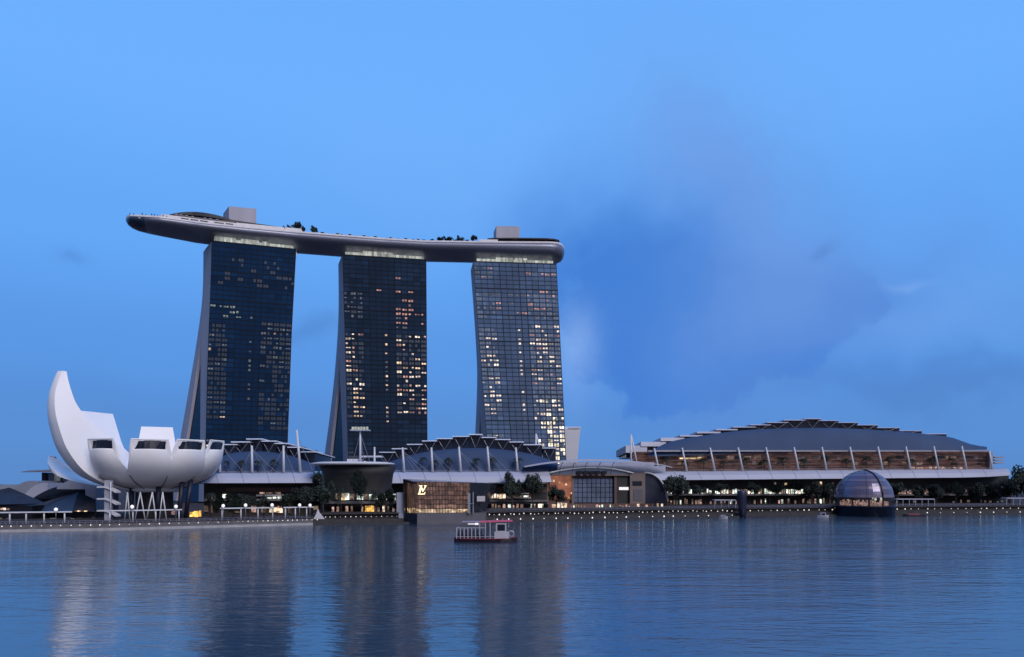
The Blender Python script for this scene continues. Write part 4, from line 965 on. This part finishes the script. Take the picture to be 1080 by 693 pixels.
# ------------------------------------------------------------------ low buildings far left
bd = thing('event_pavilion', 'low grey pavilion with a thin flying roof, left of the museum', 'building', P(60, 530, 345))
b = MB(); b.hexa([P(22, 498.2, 335), P(92, 497.5, 335), P(92, 497.5, 365), P(30, 497.6, 365), P(22, 497.7, 335), P(92, 494.2, 335), P(92, 493.6, 365), P(30, 496.2, 365)]); b.build('flying_roof', M['slab'], bd)
b = MB(); b.pbox(45, 95, 498.5, 512, 345, 14); b.build('glass_wall', M['glass'], bd)
for u in (50, 57, 66, 78):
    b = MB(); b.pbox(u, u + 6.5, 499, 508.5, 344.6, .3); b.build('window', FAC['steel_blue'][3] if u != 57 else M['dimroom'], bd)
def curved_roof(u0, u1, vb0, vt, vb1, Y, d, mt, thk=1.2):
    b = MB(); rr = []
    for i in range(15):
        s_ = i / 14; u = u0 + (u1 - u0) * s_; v = (1 - s_) ** 2 * vb0 + 2 * s_ * (1 - s_) * (2 * vt - (vb0 + vb1) / 2) + s_ * s_ * vb1
        p = P(u, v, Y); k = Vector((0, d, 0)); kk = Vector((0, 0, -thk)); q = P(u, max(vb0, vb1) + 2, Y)
        rr.append([p, p + k, q + k, q])
    b.loft(rr); return b.build('curved_roof', M[mt], bd)
curved_roof(-40, 34, 522, 512, 512.5, 330, 20, 'silver'); curved_roof(10, 40, 519, 508.5, 508, 326, 18, 'silver'); curved_roof(24, 50, 524, 512, 509.5, 322, 12, 'canopy')
curved_roof(60, 96, 514, 504, 500, 318, 14, 'palegrey'); curved_roof(36, 92, 524.5, 512.5, 514, 320, 10, 'glass')
b = MB(); b.pbox(-60, 110, 520, 553, 332, 12); b.build('wall', M['dark'], bd)
b = MB(); b.pbox(90, 101.5, 505, 545, 316, 8); b.build('core_wall', M['palegrey'], bd)
b = MB(); b.pbox(44, 48.5, 498.4, 511, 343.5, .4, 0); b.build('dark_pier', M['black'], bd)
tn = thing('event_tent', 'deep blue faceted tent roof under the tall petal', 'tent', P(68, 553, 292))
b = MB(); ya = 292
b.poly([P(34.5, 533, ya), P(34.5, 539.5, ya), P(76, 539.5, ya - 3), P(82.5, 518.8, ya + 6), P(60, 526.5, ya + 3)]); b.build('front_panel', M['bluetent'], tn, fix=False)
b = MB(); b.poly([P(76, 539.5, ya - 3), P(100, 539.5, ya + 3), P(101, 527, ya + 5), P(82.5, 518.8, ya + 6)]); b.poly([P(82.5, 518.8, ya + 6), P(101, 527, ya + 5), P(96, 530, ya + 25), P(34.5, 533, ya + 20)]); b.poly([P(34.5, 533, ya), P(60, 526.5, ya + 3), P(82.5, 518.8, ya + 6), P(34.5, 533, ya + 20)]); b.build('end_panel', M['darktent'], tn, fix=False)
dk = thing('dark_tent', 'black hip-roofed tent at the left edge of the photo', 'tent', P(15, 553, 285))
b = MB(); yb = 285
b.poly([P(-40, 533, yb), P(49, 531, yb), P(33, 524, yb + 3), P(25, 521.5, yb + 4), P(10, 514.2, yb + 6), P(-12, 519, yb + 6)]); b.poly([P(10, 514.2, yb + 6), P(-12, 519, yb + 6), P(-40, 533, yb + 22), P(49, 531, yb + 22)]); b.build('roof', M['darktent'], dk, fix=False)
b = MB(); b.pbox(-40, 34, 533.2, 552, yb + 1, 14); b.build('wall', M['black'], dk)
strip_windows(dk, 'window', [(0, 12, 535.5, 538, yb + .7, ['shoppink', 'paleroom'], 2, 4, .4, 1, .9), (-20, 80, 546, 549.5, yb + .7, ['shopdim', 'dimroom'], 2, 6, 3, 9, .5)], 71)
b = MB(); b.pbox(34.5, 101, 539.8, 552, 296, 8); b.build('wall', M['black'], tn)
strip_windows(tn, 'window', [(36, 100, 545.5, 549, 295.7, ['shopdim', 'dimroom'], 3, 7, 2, 7, .6), (78, 92, 538.3, 539.8, 288.5, ['shopwarm', 'shopdim'], 2, 3, .5, 1, .8)], 72)

# pale curved tower far behind the right hotel tower
ft = thing('far_tower', 'small pale flared building far behind the right hotel tower', 'building', P(604, 500, 760))
b = MB(); rr_ = []
for i in range(9):
    s_ = i / 8; v = 500 - 50 * s_; rr_.append([P(594, v + (0 if s_ < 1 else 3), 760), P(608.4 + 4.2 * s_ ** 1.5, v, 760), P(608.4 + 4.2 * s_ ** 1.5, v, 785), P(594, v, 785)])
b.loft(rr_); b.build('wall', M['white'], ft)
b = MB(); b.pbox(599, 611.8, 450.6, 452, 759.2, .6); b.build('roof_edge', M['white'], ft)
# ------------------------------------------------------------------ glass dome on the water
DY = shore(910).y - 2
dc = P(911, 533.5, DY); Rd = 29.0 / F * DY
dm = thing('glass_dome', 'dark glass dome store floating on a navy plinth', 'dome', (dc.x, dc.y, 0))
b = MB(); b.loft([[Vector((dc.x + r_ * Rd * math.cos(2*math.pi*i/40), dc.y + r_ * Rd * math.sin(2*math.pi*i/40), z)) for i in range(40)] for r_, z in ((1.02, -1), (1.02, dc.z - .2), (1.05, dc.z - .2), (1.05, dc.z + .1), (.9, dc.z + .1))], True, True, 0, True); b.build('plinth', M['plinth'], dm)
hz = CAMH + (HV - 496.4) / F * DY - dc.z
def dome_pt(a, t, k=1.0):       # t: 0 base .. 1 apex; slightly bulged below
    e = -.22 + (math.pi / 2 + .22) * t; return Vector((dc.x + Rd * k * math.cos(e) * math.cos(a), dc.y + Rd * k * math.cos(e) * math.sin(a), dc.z + .1 + (math.sin(e) + math.sin(.22)) / (1 + math.sin(.22)) * hz * k))
b = MB(); NVD = 18
rings = [[dome_pt(2*math.pi*i/48, j / NVD * .995) for i in range(48)] for j in range(NVD + 1)]
for j in range(NVD):
    for i in range(48):
        k = (i + 1) % 48; b.poly([rings[j][i], rings[j][k], rings[j+1][k], rings[j+1][i]], 1 if j < 3 else (0 if j % 3 else 2), True)
b.build('glass_shell', [M['dome'], pm('dome_low_glass', (.03, .03, .04), .1, 0, .3, .3, alpha=.5), pm('dome_louvre', (.19, .16, .22), .3, .3, .2, .2)], dm)
b = MB()
for j in range(3, NVD, 2): b.tube([dome_pt(2*math.pi*i/48, j / NVD, 1.003) for i in range(49)], .05, 4)
b.build('ring_rail', M['slab'], dm)
b = MB(); a0 = math.radians(-78); b.tube([dome_pt(a0 - .0 * j, j / 16, 1.012) for j in range(17)], .34, 6); b.build('rib', M['black'], dm)
b = MB()
for a in (20, 75, 130, 200, 250): b.tube([dome_pt(math.radians(a), j / 16, 1.003) for j in range(17)], .06, 4)
b.build('rib', M['black'], dm)
b = MB(); rnd = random.Random(3)
for i in range(70):
    a = 2*math.pi*i/70; 
    if rnd.random() < .62:
        p = Vector((dc.x + Rd*.78*math.cos(a), dc.y + Rd*.78*math.sin(a), dc.z)); b.box(p.x - .35, p.x + .35, p.y - .3, p.y + .3, p.z + .3, p.z + rnd.uniform(1.0, 3.2))
b.build('display', M['shoppink'], dm)
b = MB(); b.pbox(920, 924.5, 519, 527.5, DY - Rd * .75, .3); b.pbox(928.5, 930.5, 520, 527.5, DY - Rd * .7, .3); b.build('lit_screen', M['shopcool'], dm)

# ------------------------------------------------------------------ dark blade and small craft along the right quay
yq = G(783, 545.6).y - 3
pl_ = MB(); cx = P(783, 545, yq)
rr_ = []
for v, hw in ((547, 3.6), (535, 4.3), (525, 4.9), (519, 5.2), (517.2, 4.2)):
    c = P(783.2 + (545 - v) * -.03, v, yq); r_ = hw / F * yq; rr_.append([c + Vector((r_ * math.cos(2*math.pi*i/16), r_ * .8 * math.sin(2*math.pi*i/16), 0)) for i in range(16)])
pl_.loft(rr_, True, True, 0, True); tag(pl_.build('blade_pylon', M['plinth'], loc=(cx.x, cx.y, 0)), 'dark navy tapered pylon standing in the water before the hall', 'pylon')
fp = MB(); fp.pbox(763, 806, 545, 547, yq + 1, 5); tag(fp.build('floating_pontoon', M['pillar'], loc=P(784, 547, yq + 1)), 'low dark pontoon at the foot of the navy pylon', 'pontoon')
def small_boat(u, v, w_, label, hullm, cabm, cabh=1.6, fl=1):
    p = G(u, v); L_ = w_ / F * p.y; t = thing('small_boat', label, 'boat', p)
    b = MB(); rr = []
    for i in range(9):
        s_ = i / 8 * 2 - 1; hw = 1.3 * (1 - abs(s_) ** 3 * .9); x = p.x + s_ * L_ / 2; zt = .75 + .35 * s_ * s_
        rr.append([Vector((x, p.y - hw, zt)), Vector((x, p.y - hw * .6, -.3)), Vector((x, p.y + hw * .6, -.3)), Vector((x, p.y + hw, zt))])
    b.loft(rr); b.build('hull', hullm, t)
    b = MB(); b.hexa([p + Vector((-L_*.3, -1, .8)), p + Vector((L_*.22, -1, .8)), p + Vector((L_*.22, 1, .8)), p + Vector((-L_*.3, 1, .8)), p + Vector((-L_*.24, -.9, cabh)), p + Vector((L_*.16, -.9, cabh)), p + Vector((L_*.16, .9, cabh)), p + Vector((-L_*.24, .9, cabh))]); cab = b.build('cabin', cabm, t)
    b = MB(); b.box(p.x - L_*.2, p.x + L_*.12, p.y - 1.04, p.y - .98, 1.0, cabh - .2); b.build('window', M['glass'], cab)
small_boat(763, 547.0, 9, 'small white launch moored left of the navy pylon', M['boatwhite'], M['boatwhite'])
small_boat(868, 545.6, 12, 'small pale launch moored just left of the glass dome', M['boatwhite'], M['palegrey'], 2.2)
small_boat(964, 544.6, 24, 'low dark red boat moored right of the glass dome', M['boat'], M['darkred'], 1.3)

# ------------------------------------------------------------------ river boat
bo = G(511, 572.2); YB = bo.y
bt = thing('river_boat', 'flat-roofed river bumboat with a pink roof and white wheelhouse', 'boat', bo)
def BX(u): return (u - CU) / F * YB
def BZ(v): return CAMH + (HV - v) / F * YB
b = MB(); rr_ = []
for u, zt, hw in ((478.6, 1.25, 1.4), (481, 1.15, 1.9), (490, 1.05, 2.2), (510, 1.0, 2.3), (528, 1.05, 2.2), (538, 1.2, 1.5), (542, 1.35, .9), (545.6, 1.5, .2)):
    x = BX(u); y = YB + 2.2; rr_.append([Vector((x, y - hw, zt)), Vector((x, y - hw * .72, -.4)), Vector((x, y + hw * .72, -.4)), Vector((x, y + hw, zt))])
b.loft(rr_, True, True, 0, False); b.build('hull', M['boat'], bt)
b = MB(); b.tube([Vector((BX(u), YB + 2.2 - hw - .05, zt)) for u, zt, hw in ((478.6, 1.2, 1.4), (490, 1.0, 2.2), (510, .95, 2.3), (528, 1.0, 2.2), (538, 1.15, 1.5), (545, 1.45, .25))], .12, 6); b.build('rubbing_rail', M['darkred'], bt)
for s_ in (-1, 1):
    for u in (481.5, 485.5, 489.5, 493.5, 497.5, 501.5, 506, 512, 517):
        b = MB(); x = BX(u); y = YB + 2.2 + s_ * 1.95; b.box(x - .10, x + .10, y - .08, y + .08, 1.0, 4.0 if u < 505 else 5.5); b.build('post', M['boatwhite'], bt)
b = MB()
for s_ in (-1, 1):
    y = YB + 2.2 + s_ * 1.95; b.box(BX(481), BX(513), y - .05, y + .05, 3.9, 4.05); b.box(BX(481), BX(522), y - .04, y + .04, 1.5, 1.62)
b.build('side_rail', M['boatwhite'], bt)
for i in range(8):
    b = MB(); x = BX(483 + i * 4.0); b.box(x, x + .65, YB + .9, YB + 3.6, 1.1, 1.9); b.box(x, x + .18, YB + .9, YB + 3.6, 1.9, 3.3); b.build('seat', M['black'], bt)
b = MB(); n = 12; rr_ = []
for i in range(n + 1):
    u = 506 + (540.5 - 506) * i / n; z = 5.6 + .27 * i / n; y0, y1 = YB + .05, YB + 4.4; x = BX(u)
    rr_.append([Vector((x, y0, z)), Vector((x, (y0 + y1)/2, z + .2)), Vector((x, y1, z)), Vector((x, y1, z - .22)), Vector((x, y0, z - .22))])
b.loft(rr_); b.build('roof', M['pink'], bt)
b = MB(); b.box(BX(487), BX(507), YB + .2, YB + 4.2, 5.45, 5.66); b.build('awning', pm('grey_awning', (.30, .24, .33), .7, 0, .1, .5), bt)
b = MB(); b.box(BX(523), BX(534), YB + .35, YB + 4.0, 1.1, BZ(551.8)); cab = b.build('wheelhouse', M['boatwhite'], bt)
b = MB(); b.box(BX(524.6), BX(532.6), YB + .28, YB + .33, BZ(559.8), BZ(553.2)); b.build('window', M['glass'], cab)
b = MB(); b.box(BX(521.5), BX(537), YB + .2, YB + .33, 1.05, 2.9); b.build('side_panel', M['boatwhite'], bt)
b = MB(); c = Vector((BX(539.5), YB + 1.4, 2.3)); b.tube([c + Vector((.62 * math.cos(a), 0, .78 * math.sin(a))) for a in [2*math.pi*i/16 for i in range(17)]], .17, 6); b.build('lifebuoy', M['boatwhite'], bt)
b = MB()
for u in (535, 537.5, 540, 542): b.tube([(BX(u), YB + .9, 1.2), (BX(u), YB + .9, 2.9 if u < 541 else 2.3)], .06, 5)
b.tube([(BX(534), YB + .9, 2.9), (BX(540.5), YB + .9, 2.9), (BX(543), YB + 1.6, 1.9)], .07, 5); b.build('bow_rail', M['steel'], bt)
b = MB(); b.box(BX(493.5), BX(502), YB - .02, YB + .1, BZ(553.1), BZ(552.2)); b.box(BX(501), BX(504.6), YB - .05, YB + .12, BZ(553.6), BZ(551.6)); b.build('searchlight', M['globe'], bt)
b = MB(); b.tube([(BX(521), YB + 2, 5.7), (BX(521), YB + 2, 6.6)], .07, 5); b.tube([(BX(530), YB + 2.4, 5.8), (BX(530), YB + 2.4, 6.4)], .12, 6); b.build('mast', M['steel'], bt)

# ------------------------------------------------------------------ promenade furniture
def pergola(u0, u1, vr, posts, label):
    um = (u0 + u1) / 2; pp_ = shore(um, 8, PL); t = thing('pergola', label, 'pergola', pp_, 'white pergolas on the left promenade')
    def at(u, z): q = shore(u, 8, z); return q
    z = CAMH + (HV - vr) / F * at(um, 0).y
    b = MB(); n = max(2, int((u1 - u0) / 14)); rr = []
    for i in range(n + 1):
        p = at(u0 + (u1 - u0) * i / n, z); d = Vector((p.x, p.y, 0)).normalized() * 2.4; rr.append([p, p + d, p + d + Vector((0, 0, .38)), p + Vector((0, 0, .38))])
    b.loft(rr); b.build('roof', M['white'], t)
    for u in posts:
        b = MB(); p = at(u, PL); b.tube([p + Vector((0, .6, 0)), Vector((p.x, p.y + .6, z))], .26, 7); b.build('post', M['white'], t)
pergola(-60, 76, 541.2, (-25, 9, 26.3, 45.3, 67), 'long white pergola at the left edge, before the tents')
pergola(114.5, 192, 538.8, (114.8, 139.2, 163.4, 188), 'white pergola directly below the museum')
pergola(232, 291, 536.4, (233.5, 253.5, 271.5, 287), 'white pergola right of the museum, with four posts')
pergola(299, 331, 535.6, (300.5, 311, 323), 'shortest white pergola near the round entrance hall')
gl = None
for (u, v) in ((59, 537.4), (139.4, 534.6), (185.6, 534.3), (235.4, 533.6), (259, 533), (287, 532.8), (316, 532.8), (327, 533.0)):
    q = shore(u, 6.5, PL); zt = CAMH + (HV - v) / F * q.y
    if gl is None:
        gl = thing('globe_lamp', 'white globe lamp on a thin post above the left promenade', 'lamp', q, 'globe lamps on the left promenade')
        b = MB(); b.tube([q, q + Vector((0, 0, zt - PL))], .08, 6); b.build('post', M['steel'], gl)
        b = MB(); b.ball(q + Vector((0, 0, zt - PL)), .62, nu=12, nv=8); b.build('globe', M['globe'], gl); h0 = zt - PL
    else: copy_tree(gl, loc=q, scale=(1, 1, (zt - PL) / h0))
def lampset(spots, label, group, r):
    r *= .72
    first = None
    for q in spots:
        if first is None:
            b = MB(); b.ball(q, r, r, r * 1.15, nu=8, nv=6); first = tag(b.build('quay_light', M['lamp'], loc=q), label, 'light', group)
        else: c = first.copy(); COL.objects.link(c); c.location = q; s_ = random.uniform(.55, 1.2); c.scale = (s_, s_, s_)
sp = []; u = -40
while u < 245: sp.append(shore(u + random.uniform(-.6, .6), 2.0, 1.85)); u += 10.4
while u < 335: sp.append(shore(u + random.uniform(-.5, .5), 2.0, 1.95)); u += 5.2
lampset(sp, 'small white light set into the left seawall', 'lights along the left seawall', .21)
sp = []; u = 343
while u < 422: sp.append(shore(u + random.uniform(-.5, .5), 7.8, 2.7)); u += 5.4
lampset(sp, 'small white light on the quay below the round entrance hall', 'lights below the entrance hall', .21)
sp = []; u = 517
while u < 776: sp.append(shore(u + random.uniform(-1.2, 1.2), 7.8, 3.0 + random.uniform(-.2, .3))); u += 5.2
lampset(sp, 'white light on the upper step of the boardwalk between pavilion and pylon', 'upper boardwalk lights', .31)
sp = []; u = 524
while u < 776: sp.append(shore(u + random.uniform(-2, 2), 3.6, 1.05)); u += 12.5
lampset(sp, 'white light on the lowest step of the boardwalk near the water', 'lower boardwalk lights', .34)
sp = []; u = 792
while u < 880: sp.append(shore(u + random.uniform(-2, 2), 7.8, 2.9)); u += 7
lampset(sp, 'white light on the boardwalk between the navy pylon and the dome', 'lights between pylon and dome', .33)
sp = []; u = 946
while u < 1080: sp.append(shore(u + random.uniform(-1.5, 1.5), 7.8, 2.9)); u += 8
lampset(sp, 'white light on the boardwalk right of the glass dome', 'lights right of the dome', .34)
sp = []; u = 978
while u < 1080: sp.append(shore(u, 3.6, 1.0)); u += 14
lampset(sp, 'white light near the waterline right of the glass dome', 'waterline lights right of the dome', .36)
# kiosk sail near the round hall
b = MB(); q = shore(336, 6, PL); y = q.y
pts = lambda s_: [P(u, v, y + s_) for u, v in ((330, 548), (332, 545), (334, 540), (335.5, 536.5), (337, 540.5), (340, 544), (343, 548))]
b.loft([pts(0), pts(4)], True, True); tag(b.build('sail_kiosk', M['white'], loc=q), 'small white pointed kiosk tent on the promenade', 'tent')
# boardwalk railings, one per stretch
def rail(name, u0, u1, label, back=6.4, z=PR):
    b = MB(); n = int((u1 - u0) / 6); pts = [shore(u0 + (u1 - u0) * i / n, back, z) for i in range(n + 1)]
    for hgt in (.55, 1.1): b.tube([p + Vector((0, 0, hgt)) for p in pts], .05, 4)
    for p in pts: b.tube([p, p + Vector((0, 0, 1.1))], .05, 4)
    tag(b.build(name, M['steel'], loc=pts[0]), label, 'railing')
rail('railing', 516, 700, 'steel railing along the boardwalk before the theatre')
rail('railing', 700, 880, 'steel railing along the boardwalk before the convention hall')
rail('railing', 943, 1100, 'steel railing along the boardwalk right of the dome')
rail('railing', 0, 330, 'steel railing along the left promenade edge', 2.6, PL)
def shelter(u0, u1, v0, v1, label):
    um = (u0 + u1) / 2; Y = shore(um, 12).y; t = thing('glass_shelter', label, 'shelter', P(um, v1, Y)); b = MB(); b.pbox(u0, u1, v0, v0 + 1.0, Y, 5); b.build('roof', M['palegrey'], t)
    n = int((u1 - u0) / 6)
    for i in range(n + 1):
        b = MB(); u = u0 + (u1 - u0) * i / n; p = P(u, v0 + 1, Y); b.tube([Vector((p.x, Y + .3, PR)), p + Vector((0, .3, 0))], .2, 5); b.build('post', M['palegrey'], t)
shelter(946, 986, 526, 535, 'pale framed shelter just right of the dome')
shelter(1062, 1090, 525, 534, 'pale framed shelter at the right edge of the photo')
shelter(754, 776, 527, 536, 'pale framed shelter left of the navy pylon')

# ------------------------------------------------------------------ trees in place
TR = [
 (0, 540.5, 495, 538, 19, 341, 'round dark tree in front of the middle canopy', None), (1, 561.5, 498, 538, 19, 342, 'broad dark tree left of the theatre wall', None),
 (2, 587, 510, 538, 19, 344, 'low spreading tree before the glowing terracotta wall', None), (1, 712.5, 500, 538, 27, 366, 'broad dark tree right of the glass arch', None),
 (0, 341, 494, 546, 26, 297, 'tall dark tree left of the round entrance hall', None), (2, 381, 494, 536, 22, 302, 'dark tree against the middle of the round hall', None), (1, 325, 512, 545, 26, 296, 'dark bushy tree right of the stepped mall', None),
 (2, 306, 514, 545, 22, 297, 'dark tree under the left canopy end', None), (0, 246, 519, 549, 22, 286, 'thin tree beside the museum under the canopy', None), (1, 262, 521, 549, 16, 287, 'small tree behind the third pergola', None), (2, 407, 514, 540, 20, 303, 'dark tree just left of the pale wall', None),
 (0, 229, 521, 549, 15, 285, 'small tree right below the museum bowl', None)]
for a in TR: plant(*a)
k = 0
for u, vt, w_ in ((738, 511, 18), (760, 509.5, 20), (796, 508, 19), (818, 509.5, 20), (838, 507, 22), (856, 507.5, 24), (872, 508, 18), (946, 508, 18), (966, 510.5, 20), (988, 509, 22), (1008, 508, 22), (1028, 508.5, 22), (1047, 508, 20)):
    plant(k % 3, u, vt, 524 if u < 850 else 533, w_ * .82, YE_(u) - 3, 'dark street tree in the row under the convention hall canopy', 'trees under the convention hall canopy'); k += 1
for u, vt, w_, lb in ((1065, 502, 22, 'dark tree at the tip of the convention hall canopy'), (1082, 490, 30, 'tall dark tree cut by the right edge'), (1110, 495, 40, 'dark tree just beyond the right edge')):
    plant(k % 3, u, vt, 540, w_, 425, lb); k += 1
for u, vt, vb, w_, Yf, lb in ((239, 485, 497, 7, YL_, 'left roof terrace'), (254, 484, 497, 10, YL_, 'left roof terrace'), (272, 485, 497, 10, YL_, 'left roof terrace'), (289, 483, 497, 10, YL_, 'left roof terrace'), (446, 481, 496, 9, YM_, 'middle roof terrace'), (473, 481, 496, 10, YM_, 'middle roof terrace'), (503, 482, 496, 10, YM_, 'middle roof terrace'), (520, 480, 496, 9, YM_, 'middle roof terrace'), (547, 482, 496, 12, YM_, 'middle roof terrace'), (459, 484, 496, 8, YM_, 'middle roof terrace')):
    plant_palm(k % 2, u, vt - 1, vb + .6, w_ * 1.35, Yf(u) + 8.2, 'small dark palm on the ' + lb, 'palms on the ' + lb); k += 1
for u, vt, w_, lb in ((300, 238, 4.5, 'first of the small trees on the sky deck left of the gap'), (305, 236.5, 5, 'second small tree on the sky deck, beside the tallest'), (314, 233.5, 8, 'tallest clump tree on the sky deck'), (319, 238, 6, 'low bush right of the tallest sky deck tree'), (331.5, 237.4, 7, 'lone cone-shaped tree on the sky deck'), (464, 250, 7, 'left tree of the dark clump on the sky deck'), (472, 249.5, 9, 'right tree of the dark clump on the sky deck'), (485, 248, 7, 'lone tree on the sky deck between clump and plant room'), (499.5, 248, 7.5, 'round tree on the sky deck next to the plant room'), (480, 252, 5, 'low bush on the sky deck between trees')):
    q = ondeck(u, 0, 3); hgt = q.z; vb = HV - (q.z - CAMH) * F / q.y
    plant(k % 3, u, vt, vb + .5, w_, q.y, lb); k += 1

for i, (u, vt, w_) in enumerate(((703, 481, 9), (722, 484, 8), (742, 482, 10), (763, 484, 8), (788, 481, 9), (806, 483, 9), (826, 481, 10), (848, 482, 9), (871, 480, 10), (893, 482, 8), (914, 481, 9), (938, 480, 9), (960, 483, 8), (984, 479, 10), (1004, 482, 8))):
    plant_palm(i % 2, u, vt - 1, 496.5, w_ * 1.5, YE_(u) + 9.5, 'dark palm on the terrace of the convention hall', 'palms on the convention hall terrace')
for i, (u, dv_, w_) in enumerate(((262, 4.0, 3.5), (276, 4.2, 4), (290, 4.0, 4), (340, 3.2, 4), (360, 2.6, 4), (388, 2.6, 4), (408, 2.8, 4), (420, 2.4, 4), (436, 2.8, 4), (447, 3.4, 4.5), (456, 3.6, 4.5), (493, 4.0, 4.5))):
    q = ondeck(u, .6, 3.2); vb = HV - (q.z - CAMH) * F / q.y
    plant(i % 3, u, vb - dv_, vb + .3, w_, q.y, 'low dark shrub in the planting along the sky deck edge', 'shrubs along the sky deck')

for i, (u, vt, w_, lb) in enumerate(((254, 517, 16, 'dark palm behind the third pergola from the left'), (278, 518, 16, 'dark palm between the last two pergolas'), (222, 516, 17, 'dark palm just right of the museum columns'), (397, 512, 18, 'dark palm before the right side of the round entrance hall'), (360, 510, 16, 'dark palm before the left side of the round entrance hall'))):
    plant_palm(i % 2, u, vt, 546, w_, 290 if u < 300 else 304, lb)
for i, (u, vt, w_, lb) in enumerate(((309, 236, 7, 'dark palm on the sky deck beside the tallest clump tree'), (468, 247.6, 8, 'dark palm in the middle of the sky deck clump'), (476, 249.5, 7, 'dark palm at the right end of the sky deck clump'), (488, 249, 6, 'dark palm right of the lone sky deck tree'))):
    q = ondeck(u, 0, 3); plant_palm(i % 2, u, vt, HV - (q.z - CAMH) * F / q.y + .5, w_, q.y, lb)
